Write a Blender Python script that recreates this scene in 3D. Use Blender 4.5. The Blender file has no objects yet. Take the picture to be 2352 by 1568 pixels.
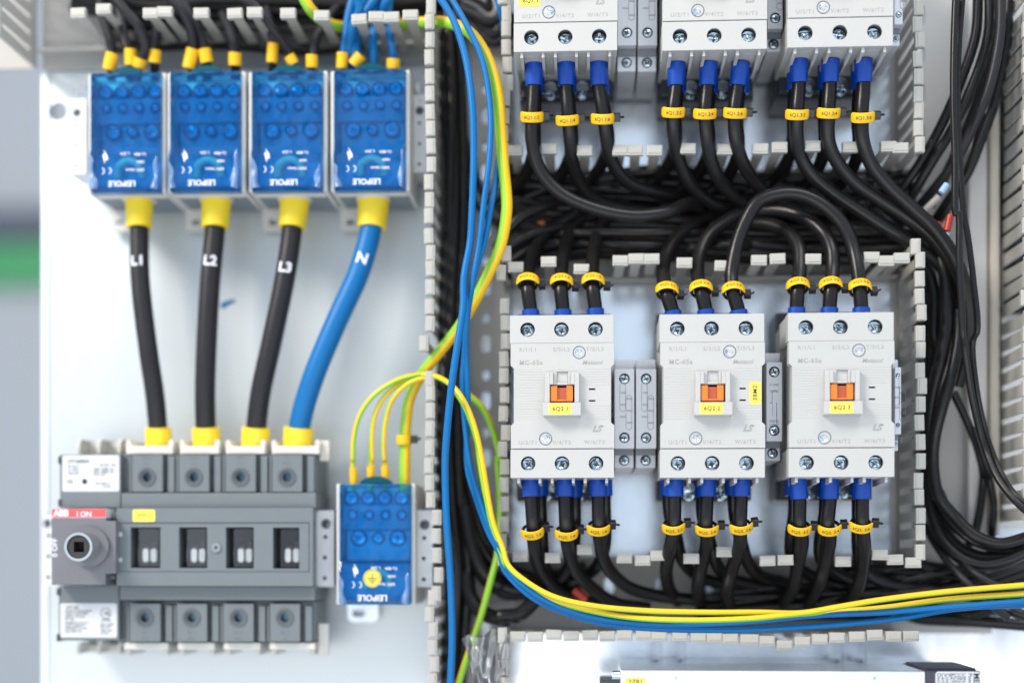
import bpy, bmesh, math, random
from mathutils import Vector, Matrix
R = math.radians
rnd = random.Random(7)
scene = bpy.context.scene
C = scene.collection

# ------------------------------------------------------------------ camera
# world in millimetres * 0.001; panel parallel to XZ, +Y goes into the cabinet,
# Y = 0 is the front face of the contactors.
FPX = 3267.0; CAMD = 960.0; YAW = math.atan((1350 - 1176) / FPX); HOR = 1280.0
cam_d = bpy.data.cameras.new('camera'); cam = bpy.data.objects.new('camera', cam_d); C.objects.link(cam)
cam.location = (0, -CAMD * .001, 0)
cam.rotation_euler = (R(90), 0, YAW)
cam_d.sensor_width = 36; cam_d.lens = 36 * FPX / 2352
cam_d.shift_y = (HOR - 784) / 2352
cam_d.clip_start = .05; cam_d.clip_end = 20
cam_d.dof.use_dof = True; cam_d.dof.focus_distance = .965; cam_d.dof.aperture_fstop = 1.2
scene.camera = cam
# ------------------------------------------------------------------ light
w = bpy.data.worlds.new('World'); scene.world = w; w.use_nodes = True
nt = w.node_tree; bg = nt.nodes['Background']
bg.inputs[1].default_value = .72
_tc = nt.nodes.new('ShaderNodeTexCoord'); _ns = nt.nodes.new('ShaderNodeTexNoise'); _ns.inputs['Scale'].default_value = 6.5; _ns.inputs['Detail'].default_value = 3
_cr = nt.nodes.new('ShaderNodeValToRGB'); _cr.color_ramp.elements[0].position = .36; _cr.color_ramp.elements[0].color = (.07, .10, .16, 1)
_cr.color_ramp.elements[1].position = .55; _cr.color_ramp.elements[1].color = (1.0, 1.17, 1.40, 1)
nt.links.new(_tc.outputs['Generated'], _ns.inputs['Vector']); nt.links.new(_ns.outputs['Fac'], _cr.inputs[0]); nt.links.new(_cr.outputs[0], bg.inputs[0])
def area(name, loc, target, sx, sy, power, col):
    l = bpy.data.lights.new(name, 'AREA'); l.shape = 'RECTANGLE'; l.size = sx; l.size_y = sy
    l.energy = power; l.color = col
    o = bpy.data.objects.new(name, l); C.objects.link(o); o.location = loc
    o.rotation_euler = (Vector(target) - Vector(loc)).to_track_quat('-Z', 'Y').to_euler()
    return o
area('window_light', (-1.35, -1.05, 1.3), (-.05, .1, .12), .6, .55, 31, (1, .93, .84))
area('ceiling_light', (.5, -.8, 1.5), (.1, .1, .1), .8, .5, 7, (1, .96, .9))
area('low_light', (-.1, -1.2, -.42), (0, .1, -.05), 2.4, .45, 6.5, (1, .95, .88))
scene.view_settings.view_transform = 'Standard'; scene.view_settings.look = 'None'
scene.view_settings.exposure = 0.50; scene.view_settings.gamma = 1
scene.render.resolution_x = 1024; scene.render.resolution_y = 682

# ------------------------------------------------------------------ pixel -> world
cy, sy_ = math.cos(YAW), math.sin(YAW)
def W(px, py, Y):
    u = (px - 1176) / FPX; v = (HOR - py) / FPX
    rx = cy * u - sy_; ry = sy_ * u + cy
    t = (CAMD + Y) / ry
    return (rx * t, Y, v * t)
ZF = {'A1': (0, 0, 2.8), 'A2': (560, 0, 2.8), 'A3': (1200, 0, 2.8), 'A4': (1860, 0, 2.8), 'A5': (0, 500, 2.614),
      'A6': (600, 500, 2.412), 'A7': (1220, 440, 3.459), 'A8': (1860, 440, 3.36), 'B1': (1240, 760, 3.2675),
      'B2': (1600, 760, 3.2675), 'B3': (1920, 760, 3.2675), 'B4': (2200, 760, 3.267), 'B5': (100, 1060, 2.613),
      'B6': (760, 1060, 2.423), 'B7': (1220, 1180, 2.975), 'B8': (1860, 1180, 2.976), 'D': (0, 0, 1 / 1.08844)}
def q(k, x, y):
    a, b, s = ZF[k]
    return ((a + x / s) / 1.08844, (b + y / s) / 1.08844)
def K(k, x, y, Y): return W(*q(k, x, y), Y)
def path(*segs):
    """segs: (key, [(x,y,Y),...])"""
    out = []
    for k, pts in segs:
        for p in pts: out.append(K(k, *p))
    return out

# ------------------------------------------------------------------ materials
MATS = {}
def mat(name, col, rough=.5, metal=0, spec=.5, bump=0, bscale=400, mottle=0, mscale=60, coat=0, streak=None, tr=0):
    if name in MATS: return MATS[name]
    m = bpy.data.materials.new(name); m.use_nodes = True; n = m.node_tree.nodes; l = m.node_tree.links
    b = n['Principled BSDF']
    b.inputs['Base Color'].default_value = (*col, 1); b.inputs['Roughness'].default_value = rough
    b.inputs['Metallic'].default_value = metal; b.inputs['Specular IOR Level'].default_value = spec
    b.inputs['Coat Weight'].default_value = coat
    if tr: b.inputs['Transmission Weight'].default_value = tr
    tc = n.new('ShaderNodeTexCoord')
    src = tc.outputs['Object']
    if streak:
        mp = n.new('ShaderNodeMapping'); mp.inputs['Scale'].default_value = streak; l.new(src, mp.inputs[0]); src = mp.outputs[0]
    if mottle:
        t = n.new('ShaderNodeTexNoise'); t.inputs['Scale'].default_value = mscale; t.inputs['Detail'].default_value = 6
        l.new(src, t.inputs['Vector'])
        mx = n.new('ShaderNodeMix'); mx.data_type = 'RGBA'
        mx.inputs[6].default_value = (*[max(0, c * (1 - mottle)) for c in col], 1)
        mx.inputs[7].default_value = (*[min(1, c * (1 + mottle)) for c in col], 1)
        l.new(t.outputs['Fac'], mx.inputs[0]); l.new(mx.outputs[2], b.inputs['Base Color'])
        rr = n.new('ShaderNodeMapRange'); rr.inputs['To Min'].default_value = rough * .8; rr.inputs['To Max'].default_value = min(1, rough * 1.25)
        l.new(t.outputs['Fac'], rr.inputs[0]); l.new(rr.outputs[0], b.inputs['Roughness'])
    if bump:
        t = n.new('ShaderNodeTexNoise'); t.inputs['Scale'].default_value = bscale; t.inputs['Detail'].default_value = 4
        l.new(src, t.inputs['Vector'])
        bp = n.new('ShaderNodeBump'); bp.inputs['Strength'].default_value = bump; bp.inputs['Distance'].default_value = .001
        l.new(t.outputs['Fac'], bp.inputs['Height']); l.new(bp.outputs[0], b.inputs['Normal'])
    MATS[name] = m
    return m
def tinted(name, tint, gloss_rough, body, body_f, bump=0, bscale=60):
    m = bpy.data.materials.new(name); m.use_nodes = True; n = m.node_tree.nodes; l = m.node_tree.links
    n.remove(n['Principled BSDF']); out = n['Material Output']
    t = n.new('ShaderNodeBsdfTransparent'); t.inputs[0].default_value = (*tint, 1)
    d = n.new('ShaderNodeBsdfDiffuse'); d.inputs[0].default_value = (*body, 1)
    g = n.new('ShaderNodeBsdfGlossy'); g.inputs['Roughness'].default_value = gloss_rough
    m1 = n.new('ShaderNodeMixShader'); m1.inputs[0].default_value = body_f
    l.new(t.outputs[0], m1.inputs[1]); l.new(d.outputs[0], m1.inputs[2])
    fr = n.new('ShaderNodeFresnel'); fr.inputs[0].default_value = 1.5
    m2 = n.new('ShaderNodeMixShader'); l.new(fr.outputs[0], m2.inputs[0]); l.new(m1.outputs[0], m2.inputs[1]); l.new(g.outputs[0], m2.inputs[2])
    if bump:
        tc = n.new('ShaderNodeTexCoord'); ns = n.new('ShaderNodeTexNoise'); ns.inputs['Scale'].default_value = bscale
        l.new(tc.outputs['Object'], ns.inputs['Vector'])
        bp = n.new('ShaderNodeBump'); bp.inputs['Strength'].default_value = bump; bp.inputs['Distance'].default_value = .003
        l.new(ns.outputs['Fac'], bp.inputs['Height']); l.new(bp.outputs[0], g.inputs['Normal']); l.new(bp.outputs[0], fr.inputs['Normal'])
    l.new(m2.outputs[0], out.inputs[0]); MATS[name] = m
    return m
white = mat('contactor_plastic', (.485, .475, .45), .42, bump=.12, bscale=900, mottle=.03, mscale=40)
whiteb = mat('pale_plastic', (.62, .61, .585), .45, bump=.1, bscale=700, mottle=.03)
markm = mat('grey_print', (.33, .32, .30), .6)
ductm = mat('duct_plastic', (.43, .415, .375), .45, bump=.1, bscale=500, mottle=.05, mscale=50)
ductb = mat('duct_floor_plastic', (.40, .385, .36), .5, mottle=.08, mscale=30)
galv = mat('galvanised_steel', (.82, .89, .96), .20, metal=.88, mottle=.20, mscale=40, bump=.55, bscale=14, streak=(1, 1, .35))
galvl = mat('galvanised_panel', (.58, .615, .62), .42, metal=.5, mottle=.10, mscale=20, bump=.08, bscale=25, streak=(1, 1, .35))
steel = mat('zinc_steel', (.80, .83, .86), .2, metal=1, bump=.15, bscale=700)
screwm = mat('screw_zinc', (.62, .74, .80), .13, metal=1, bump=.25, bscale=500)
blackr = mat('black_rubber', (.010, .009, .009), .30, spec=.32, bump=.06, bscale=900, mottle=.2, mscale=80)
blackd = mat('black_sheath', (.017, .016, .018), .42, spec=.3, bump=.05, bscale=700, mottle=.15, mscale=60)
blackp = mat('black_plastic', (.012, .012, .014), .35)
darkg = mat('charcoal_plastic', (.035, .04, .05), .4)
void = mat('recess_shade', (.006, .006, .007), .7)  # near-black colour stands in for shade inside recesses and slots
sleeveb = mat('blue_sleeve', (.001, .055, .36), .3, mottle=.05)
bluew = mat('blue_wire_pvc', (.0, .13, .36), .42, spec=.3, mottle=.06, mscale=60)
yel = mat('yellow_sleeve', (.92, .66, .02), .4, mottle=.04)
yelt = mat('yellow_marker', (.90, .51, .004), .42, mottle=.03)
yels = mat('yellow_sticker', (.86, .69, .10), .5)
gyy = mat('earth_yellow', (.84, .51, .008), .36)
gyg = mat('earth_green', (.27, .55, .03), .36)
ink = mat('black_ink', (.02, .02, .02), .6)
inkw = mat('white_ink', (.8, .8, .85), .6)
orange = mat('orange_plastic', (.85, .20, .02), .38, mottle=.05)
oranged = mat('orange_window', (.42, .08, .02), .25, coat=.5)
grey = mat('switch_grey', (.145, .165, .175), .45, bump=.1, bscale=600, mottle=.05)
greyd = mat('switch_groove', (.05, .06, .07), .5)
greyp = mat('switch_grip_grey', (.155, .152, .168), .4, bump=.08, bscale=500)
auxm = mat('aux_plastic', (.62, .64, .67), .45, mottle=.05)
auxd = mat('aux_dark_plastic', (.20, .21, .23), .45)
whitep = mat('white_paper', (.60, .61, .62), .55)
redm = mat('red_label', (.72, .09, .09), .45)
redt = mat('red_tag', (.42, .03, .015), .4)
teal = mat('teal_plastic', (.003, .07, .10), .4, spec=.15)
cleanw = mat('white_powder_coat', (.72, .74, .77), .4)
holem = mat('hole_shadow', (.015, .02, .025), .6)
brass = mat('tinned_brass', (.80, .78, .70), .3, metal=.5)
cabw = mat('cabinet_cream', (.60, .54, .45), .45)
cabg = mat('cabinet_grey', (.62, .60, .57), .45)
bluec = tinted('blue_clear_plastic', (.26, .76, .99), .05, (.0, .22, .85), .09, .25, 50)
tinted('blue_film', (.5, .78, .98), .1, (.45, .65, .95), .3, .6, 90)
clearp = tinted('clear_plastic', (.95, .96, .97), .06, (.8, .8, .8), .02, .0)
bagm = tinted('clear_film', (.90, .91, .92), .12, (.8, .8, .8), .16, 1.0, 55)

# ------------------------------------------------------------------ builders
ORI = {}
def seg_circle(cx, cz, r, n=28, a0=0): return [(cx + r * math.cos(a0 + 2 * math.pi * i / n), cz + r * math.sin(a0 + 2 * math.pi * i / n)) for i in range(n)]
def rrect(x0, z0, x1, z1, r, n=4):
    x0, x1 = min(x0, x1), max(x0, x1); z0, z1 = min(z0, z1), max(z0, z1)
    out = []
    for cx, cz, a in ((x1 - r, z1 - r, 0), (x0 + r, z1 - r, 90), (x0 + r, z0 + r, 180), (x1 - r, z0 + r, 270)):
        for i in range(n + 1):
            t = R(a + 90 * i / n); out.append((cx + r * math.cos(t), cz + r * math.sin(t)))
    return out
def slot(cx, cz, w_, h_): return rrect(cx - w_ / 2, cz - h_ / 2, cx + w_ / 2, cz + h_ / 2, min(w_, h_) / 2 - .01, 6)
_txt = {}
def textdata(s, size, bold=0, shear=0, align='CENTER', sp=1):
    key = (s, size, bold, shear, align, sp)
    if key not in _txt:
        c = bpy.data.curves.new('t', 'FONT'); c.body = s; c.size = size; c.offset = bold * size; c.shear = shear
        c.extrude = .04; c.space_character = sp; c.align_x = align; c.align_y = 'CENTER'; c.resolution_u = 3
        o = bpy.data.objects.new('t', c); C.objects.link(o)
        bpy.context.view_layer.update()
        me = bpy.data.meshes.new_from_object(o.evaluated_get(bpy.context.evaluated_depsgraph_get()))
        _txt[key] = ([tuple(v.co) for v in me.vertices], [tuple(p.vertices) for p in me.polygons])
        bpy.data.objects.remove(o); bpy.data.curves.remove(c); bpy.data.meshes.remove(me)
    return _txt[key]
class MB:
    def __init__(s): s.v = []; s.f = []; s.sm = []; s.mi = []
    def add(s, vs, fs, smooth=False, mi=0):
        o = len(s.v); s.v += [tuple(v) for v in vs]
        for f in fs: s.f.append(tuple(i + o for i in f)); s.sm.append(smooth); s.mi.append(mi)
        return s
    def box(s, x0, x1, y0, y1, z0, z1, mi=0):
        vs = [(x, y, z) for x in (x0, x1) for y in (y0, y1) for z in (z0, z1)]
        return s.add(vs, [(0, 1, 3, 2), (4, 6, 7, 5), (0, 4, 5, 1), (2, 3, 7, 6), (0, 2, 6, 4), (1, 5, 7, 3)], mi=mi)
    def pbox(s, k, x0, y0, x1, y1, Y0, Y1, mi=0):
        a = K(k, x0, y0, Y0); b = K(k, x1, y1, Y0)
        return s.box(min(a[0], b[0]), max(a[0], b[0]), Y0, Y1, min(a[2], b[2]), max(a[2], b[2]), mi)
    def cyl(s, c, r, y0, y1, n=28, r2=None, mi=0, caps=True):
        """axis along Y"""
        r2 = r if r2 is None else r2
        a = seg_circle(c[0], c[1], r, n); b = seg_circle(c[0], c[1], r2, n)
        vs = [(p[0], y0, p[1]) for p in a] + [(p[0], y1, p[1]) for p in b]
        s.add(vs, [(i, (i + 1) % n, n + (i + 1) % n, n + i) for i in range(n)], True, mi)
        if caps:
            s.add(vs[:n], [tuple(range(n))], False, mi); s.add(vs[n:], [tuple(reversed(range(n)))], False, mi)
        return s
    def ring(s, c, ro, ri, y0, y1, n=28, mi=0):
        s.cyl(c, ro, y0, y1, n, mi=mi, caps=False); s.cyl(c, ri, y0, y1, n, mi=mi, caps=False)
        for y in (y0, y1):
            a = seg_circle(c[0], c[1], ro, n); b = seg_circle(c[0], c[1], ri, n)
            s.add([(p[0], y, p[1]) for p in a + b], [(i, (i + 1) % n, n + (i + 1) % n, n + i) for i in range(n)], False, mi)
        return s
    def dome(s, c, r, y0, h, n=24, mi=0):
        vs = []; fs = []; m = 5
        for j in range(m):
            t = j / m * math.pi / 2
            vs += [(p[0], y0 - h * math.sin(t), p[1]) for p in seg_circle(c[0], c[1], r * math.cos(t), n)]
        vs.append((c[0], y0 - h, c[1]))
        for j in range(m - 1):
            for i in range(n): fs.append((j * n + i, j * n + (i + 1) % n, (j + 1) * n + (i + 1) % n, (j + 1) * n + i))
        for i in range(n): fs.append(((m - 1) * n + i, (m - 1) * n + (i + 1) % n, m * n))
        return s.add(vs, fs, True, mi)
    def shape(s, loops, Y0, Y1, mi=0):
        c = bpy.data.curves.new('t', 'CURVE'); c.dimensions = '2D'; c.fill_mode = 'BOTH'; c.extrude = (Y1 - Y0) / 2
        for lp in loops:
            sp = c.splines.new('POLY'); sp.points.add(len(lp) - 1)
            for p, (a, b) in zip(sp.points, lp): p.co = (a, b, 0, 1)
            sp.use_cyclic_u = True
        o = bpy.data.objects.new('t', c); C.objects.link(o); bpy.context.view_layer.update()
        me = bpy.data.meshes.new_from_object(o.evaluated_get(bpy.context.evaluated_depsgraph_get()))
        ym = (Y0 + Y1) / 2
        s.add([(v.co.x, ym - v.co.z, v.co.y) for v in me.vertices], [tuple(p.vertices) for p in me.polygons], mi=mi)
        bpy.data.objects.remove(o); bpy.data.curves.remove(c); bpy.data.meshes.remove(me)
        return s
    def text(s, t, x, z, Y, size, bold=0, shear=0, rot=0, align='CENTER', mi=0, fn=None, sp=1):
        vs, fs = textdata(t, size, bold, shear, align, sp)
        ca, sa = math.cos(R(rot)), math.sin(R(rot))
        if fn: return s.add([fn(v[0], v[1], v[2]) for v in vs], fs, mi=mi)
        return s.add([(x + v[0] * ca - v[1] * sa, Y - v[2], z + v[0] * sa + v[1] * ca) for v in vs], fs, mi=mi)
    def tube(s, pts, r, n=14, sub=6, mi=0, stripe=None, caps=True, twist=0, samples=None):
        P = samples or spline(pts, sub)
        rad = r if callable(r) else (lambda t: r)
        fr = frames(P); N = len(P); vs = []
        for i, (p, (a, b)) in enumerate(zip(P, fr)):
            rr = rad(i / (N - 1))
            for j in range(n):
                t = 2 * math.pi * j / n
                vs.append(p + a * (rr * math.cos(t)) + b * (rr * math.sin(t)))
        fs = []; o = len(s.v); s.v += [tuple(v) for v in vs]
        for i in range(N - 1):
            for j in range(n):
                s.f.append((o + i * n + j, o + i * n + (j + 1) % n, o + (i + 1) * n + (j + 1) % n, o + (i + 1) * n + j)); s.sm.append(True)
                if stripe is None: s.mi.append(mi)
                else:
                    ph = (j / n + stripe + twist * i / N) % 1
                    s.mi.append(1 if ph < .45 else 0)
        if caps:
            s.add(vs[:n], [tuple(reversed(range(n)))], False, mi); s.add(vs[-n:], [tuple(range(n))], False, mi)
        return s
    def build(s, name, m, parent=None, bevel=0, origin=None, seg=2):
        me = bpy.data.meshes.new(name)
        if parent is not None: og = ORI[parent.name]
        elif origin is not None: og = origin
        else:
            xs = [v[0] for v in s.v]; zs = [v[2] for v in s.v]; ys = [v[1] for v in s.v]
            og = ((min(xs) + max(xs)) / 2, max(ys), (min(zs) + max(zs)) / 2)
        me.from_pydata([((v[0] - og[0]) * .001, (v[1] - og[1]) * .001, (v[2] - og[2]) * .001) for v in s.v], [], s.f)
        for p, a, b in zip(me.polygons, s.sm, s.mi): p.use_smooth = a; p.material_index = b
        for mm in (m if isinstance(m, (list, tuple)) else [m]): me.materials.append(mm)
        bm = bmesh.new(); bm.from_mesh(me); bmesh.ops.recalc_face_normals(bm, faces=bm.faces); bm.to_mesh(me); bm.free()
        o = bpy.data.objects.new(name, me); C.objects.link(o)
        if parent is not None: o.parent = parent
        else: o.location = [c * .001 for c in og]
        ORI[o.name] = og
        if bevel:
            b = o.modifiers.new('bevel', 'BEVEL'); b.width = bevel * .001; b.segments = seg; b.limit_method = 'ANGLE'; b.angle_limit = R(50)
        return o
def spline(pts, sub=6):
    P = [Vector(p) for p in pts]
    if len(P) == 2: return [P[0].lerp(P[1], i / sub) for i in range(sub + 1)]
    P = [P[0] * 2 - P[1]] + P + [P[-1] * 2 - P[-2]]; out = []
    for i in range(1, len(P) - 2):
        p0, p1, p2, p3 = P[i - 1:i + 3]
        d = [max((a - b).length, 1e-3) ** .5 for a, b in ((p1, p0), (p2, p1), (p3, p2))]
        t0 = 0; t1 = d[0]; t2 = t1 + d[1]; t3 = t2 + d[2]
        for k in range(sub):
            t = t1 + (t2 - t1) * k / sub
            A1 = p0.lerp(p1, (t - t0) / (t1 - t0)); A2 = p1.lerp(p2, (t - t1) / (t2 - t1)); A3 = p2.lerp(p3, (t - t2) / (t3 - t2))
            B1 = A1.lerp(A2, (t - t0) / (t2 - t0)); B2 = A2.lerp(A3, (t - t1) / (t3 - t1))
            out.append(B1.lerp(B2, (t - t1) / (t2 - t1)))
    out.append(P[-2]); return out
def frames(P):
    out = []; T = (P[1] - P[0]).normalized()
    a = Vector((0, -1, 0)); a = (a - T * a.dot(T)); 
    if a.length < .05: a = Vector((1, 0, 0)) - T * T.x
    a.normalize(); out.append((a, T.cross(a)))
    for i in range(1, len(P)):
        T = ((P[min(i + 1, len(P) - 1)] - P[i - 1])).normalized()
        a2 = Vector((0, -1, 0)) - T * (-T.y)
        a = a2 if a2.length > .35 else a - T * a.dot(T)
        a = a.normalized(); out.append((a, T.cross(a)))
    return out
def tag(o, label=None, cat=None, group=None, kind=None):
    if label: o['label'] = label
    if cat: o['category'] = cat
    if group: o['group'] = group
    if kind: o['kind'] = kind
    return o
def empty(name, og, label, cat, group=None):
    o = bpy.data.objects.new(name, None); C.objects.link(o); o.location = [c * .001 for c in og]; ORI[o.name] = og
    o.empty_display_size = .01
    return tag(o, label, cat, group)

# ------------------------------------------------------------------ setting
def structure(o): o['kind'] = 'structure'; return o
bw = MB().box(-1500, 1500, 1700, 1720, -900, 1500).build('back_wall', mat('far_wall_paint', (.37, .385, .40), .7))
structure(bw)
def far(px0, py0, px1, py1, Y): 
    a = W(px0, py0, Y); b = W(px1, py1, Y); return min(a[0], b[0]), max(a[0], b[0]), min(a[2], b[2]), max(a[2], b[2])
x0, x1, z0, z1 = far(-200, 480, 300, 548, 1680)
structure(MB().box(x0, x1, 1680, 1698, z0, z1).build('wall_dark_band', mat('dark_band', (.07, .085, .11), .6)))
x0, x1, z0, z1 = far(-200, 563, 300, 655, 1680)
structure(MB().box(x0, x1, 1682, 1698, z0, z1).build('wall_green_band', mat('green_band', (.03, .26, .09), .5)))

# mounting plates
L0 = W(96, 0, 110)[0]; L1x = W(1075, 0, 110)[0]
ctr = W(*q('A1', 405, 780), 110)
loops = [[(L0, -160), (L1x, -160), (L1x, 460), (L0, 460)], seg_circle(ctr[0], ctr[2], 7.2, 30)]
mp = MB().shape(loops, 110, 112).box(L0, L0 + 1.5, 112.05, 135, -160, 460).build('mounting_plate', galvl)
structure(mp)
Rx1 = W(2288, 0, 110)[0]
structure(MB().box(L1x + 1, 480, 110, 112, -160, 460).build('mounting_plate', galv))
structure(MB().box(L0 + .2, L0 + 5, 108.6, 109.8, -160, 460).build('plate_edge', mat('plate_edge_steel', (.80, .83, .85), .4, metal=.3)))
structure(MB().box(Rx1 + .2, 480, 105, 109.5, W(0, 1215, 108)[2], 460).build('side_plate', cabg))

# ------------------------------------------------------------------ wiring ducts
CAPY = 34
_fm = {}
def finger(parent, run, pos, wide=3.6, length=71, inward=0):
    """run 'x' horizontal wall, 'z' vertical wall. pos=(x,z) world mm at cap"""
    key = (run, wide, inward)
    if key not in _fm:
        m = MB()
        yb = 106 - CAPY
        if run == 'x':
            m.box(-3.6, 3.6, -yb + 3, 0, -.8, .8); m.box(-5.45, 5.45, -yb, -yb + 4.6, -3.6 + inward, 3.6 + inward)
            m.box(-5.0, 5.0, -yb - .5, -yb + .4, -2.2 + inward, 2.2 + inward)
        else:
            m.box(-.8, .8, -yb + 3, 0, -wide, wide); m.box(-3.3 + inward, 3.3 + inward, -yb, -yb + 4.6, -5.45, 5.45)
            m.box(-2.0 + inward, 2.0 + inward, -yb - .5, -yb + .4, -5, 5)
        o = m.build('finger', ductm, parent=None, bevel=.9, origin=(0, 0, 0), seg=2)
        _fm[key] = o.data; bpy.data.objects.remove(o)
    o = bpy.data.objects.new('finger', _fm[key]); C.objects.link(o); o.parent = parent
    og = ORI[parent.name]
    o.location = ((pos[0] - og[0]) * .001, (106 - og[1]) * .001, (pos[1] - og[2]) * .001)
    o.rotation_euler = (R(rnd.gauss(0, .55)), R(rnd.gauss(0, .9)), R(rnd.gauss(0, .55)))
    b = o.modifiers.new('bevel', 'BEVEL'); b.width = .0009; b.segments = 2; b.limit_method = 'ANGLE'
    return o
PITCH = 12.35
def wall(root, run, pts, span=None, wide=3.6):
    """pts: world (x,z) of finger caps; span: (lo,hi) of the continuous foot strip"""
    m = MB()
    if run == 'x':
        zc = sum(p[1] for p in pts) / len(pts); m.box(span[0], span[1], 94, 107.9, zc - .9, zc + .9)
    else:
        xc = sum(p[0] for p in pts) / len(pts); m.box(xc - .9, xc + .9, 94, 107.9, span[0], span[1])
    wl = m.build('side_wall', ductm, root)
    for p in pts:
        if run == 'x': finger(wl, run, p)
        else: finger(wl, run, p, wide)
    return wl
def capsat(k, lst): return [(K(k, x, y, CAPY)[0], K(k, x, y, CAPY)[2]) for x, y in lst]
def run_z(px, py0, py1, step=PITCH, jx=.25):
    a = W(px, py0, CAPY); b = W(px, py1, CAPY); n = max(1, round(abs(a[2] - b[2]) / step)); out = []
    for i in range(n + 1):
        out.append((a[0] + rnd.gauss(0, jx), a[2] + (b[2] - a[2]) * i / n))
    return out
def duct(label, x0, x1, z0, z1, holes, wmat=ductb):
    root = empty('wiring_duct', ((x0 + x1) / 2, 108.5, (z0 + z1) / 2), label, 'wiring duct', 'slotted wiring ducts with open fingers')
    hs = [slot(hx, hz, a, b) for hx, hz, a, b in holes if x0 + 4 < hx < x1 - 4 and z0 + 8 < hz < z1 - 8]
    MB().shape([[(x0, z0), (x1, z0), (x1, z1), (x0, z1)]] + hs, 107, 109).build('base', wmat, root)
    return root
def X(px, Y=108): return W(px, 700, Y)[0]
def Z(py, Y=108, px=1500): return W(px, py, Y)[2]
# left vertical channel (between left panel and contactor boxes)
xa = K('A2', 1440, 500, CAPY)[0]; xb = W(1158, 500, CAPY)[0]
hv = [( (xa + xb) / 2 + 8, z, 7, 14) for z in range(-140, 460, 43)] + [((xa + xb) / 2 + 8, z + 19, 5.5, 7.5) for z in range(-140, 460, 43)]
dv = duct('tall open slotted duct left of the contactors holding blue and black wires', xa - .9, xb + .9, -155, 455, hv)
wl = wall(dv, 'z', run_z(987, 10, 742) + capsat('A6', [(1118, 860)]) + run_z(986, 866, 1150), (Z(1160), 455))
wall(dv, 'z', run_z(1003, 1186, 1362) + run_z(993, 1372, 1600), (-155, Z(1180)))
wall(dv, 'z', run_z(1160.5, -10, 345), (Z(348, CAPY) , 455))
wall(dv, 'z', capsat('A7', [(155, 670), (122, 830)]) + run_z(1157, 700, 1282), (Z(1290, CAPY), Z(575, CAPY)))
wall(dv, 'z', run_z(1158, 1458, 1610), (-155, Z(1448, CAPY)))
# horizontal channel between contactor rows
zt = Z(346, CAPY); zb = Z(603, CAPY); xr = W(2112, 700, CAPY)[0]
hh = [(x, (zt + zb) / 2, 14, 7) for x in range(-60, 260, 27)]
dh = duct('horizontal slotted duct between the two contactor rows packed with black cables', xb + 1.5, xr - 1.5, zb - .9, zt + .9, hh)
D_ = capsat('A3', [(248, 1065), (482, 1055), (728, 1055), (972, 1045), (1100, 1045), (1225, 1045), (1470, 1040), (1720, 1040), (1965, 1035)]) + \
     capsat('A4', [(120, 1035), (245, 1030), (490, 1020), (745, 1030), (995, 1030), (1115, 1025)])
E_ = capsat('A7', [(225, 780), (520, 735), (805, 820), (1130, 735), (1280, 725), (1425, 712), (1710, 730), (2020, 785)]) + \
     capsat('A8', [(135, 690), (290, 690), (590, 695), (1070, 680), (1200, 705), (1335, 680)])
wall(dh, 'x', D_, (xb + 1.5, xr - 2)); wall(dh, 'x', E_, (xb + 1.5, xr - 2))
# right vertical channel
xd = X(2300, 108) + 0; xrb = K('A4', 1220, 500, CAPY)[0]
hr = []
for z in range(-150, 450, 29): hr += [(xrb + 17, z, 8, 17), (xrb + 17, z + 14.5, 6.5, 6.5)]
dr = duct('tall slotted duct at the right edge with looping black cables', xrb - 3, Rx1 - 4, Z(1452), 455, hr, mat('pale_duct_floor', (.50, .49, .47), .42))
wall(dr, 'z', run_z(2110, -20, 330), (Z(345, CAPY), 455))
wall(dr, 'z', capsat('A8', [(1440, 590)]) + run_z(2114, 596, 1268), (Z(1285, CAPY), Z(560, CAPY)))
xw = W(2292, 700, 107)[0]
wall(dr, 'z', [(xw, z) for z in [(Z(1180, CAPY) + i * PITCH) for i in range(0, 36)]], (Z(1195), 455), 4.5)
# bottom horizontal channel
zf = Z(1278, CAPY); zg = Z(1461, CAPY)
hb = [(x, (zf + zg) / 2 + 6, 7, 13) for x in range(-60, 300, 38)]
db = duct('horizontal slotted duct below the marked contactors crossed by earth wires', xb + 1.5, xrb - 3.4, zg - .9, zf + .9, hb)
F_ = capsat('B7', [(228, 625), (485, 630), (722, 580), (1010, 635), (1150, 640), (1270, 598), (1510, 640), (1758, 593)]) + \
     capsat('B8', [(183, 652), (318, 652), (735, 658), (1008, 608), (1127, 650), (1262, 668)])
G_ = capsat('B7', [(217, 1215), (350, 1210), (487, 1210), (618, 1211), (750, 1212), (882, 1212), (1013, 1213), (1148, 1218), (1283, 1220), (1416, 1225), (1550, 1225), (1682, 1228), (1812, 1235), (1945, 1240)]) + \
     capsat('B8', [(50, 1245), (175, 1255), (305, 1280), (435, 1255), (568, 1235), (705, 1230), (840, 1222), (975, 1218), (1108, 1218), (1240, 1220)])
wall(db, 'x', F_, (xb + 1.5, xr - 2)); wall(db, 'x', G_, (xb + 1.5, xr + 2))
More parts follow.
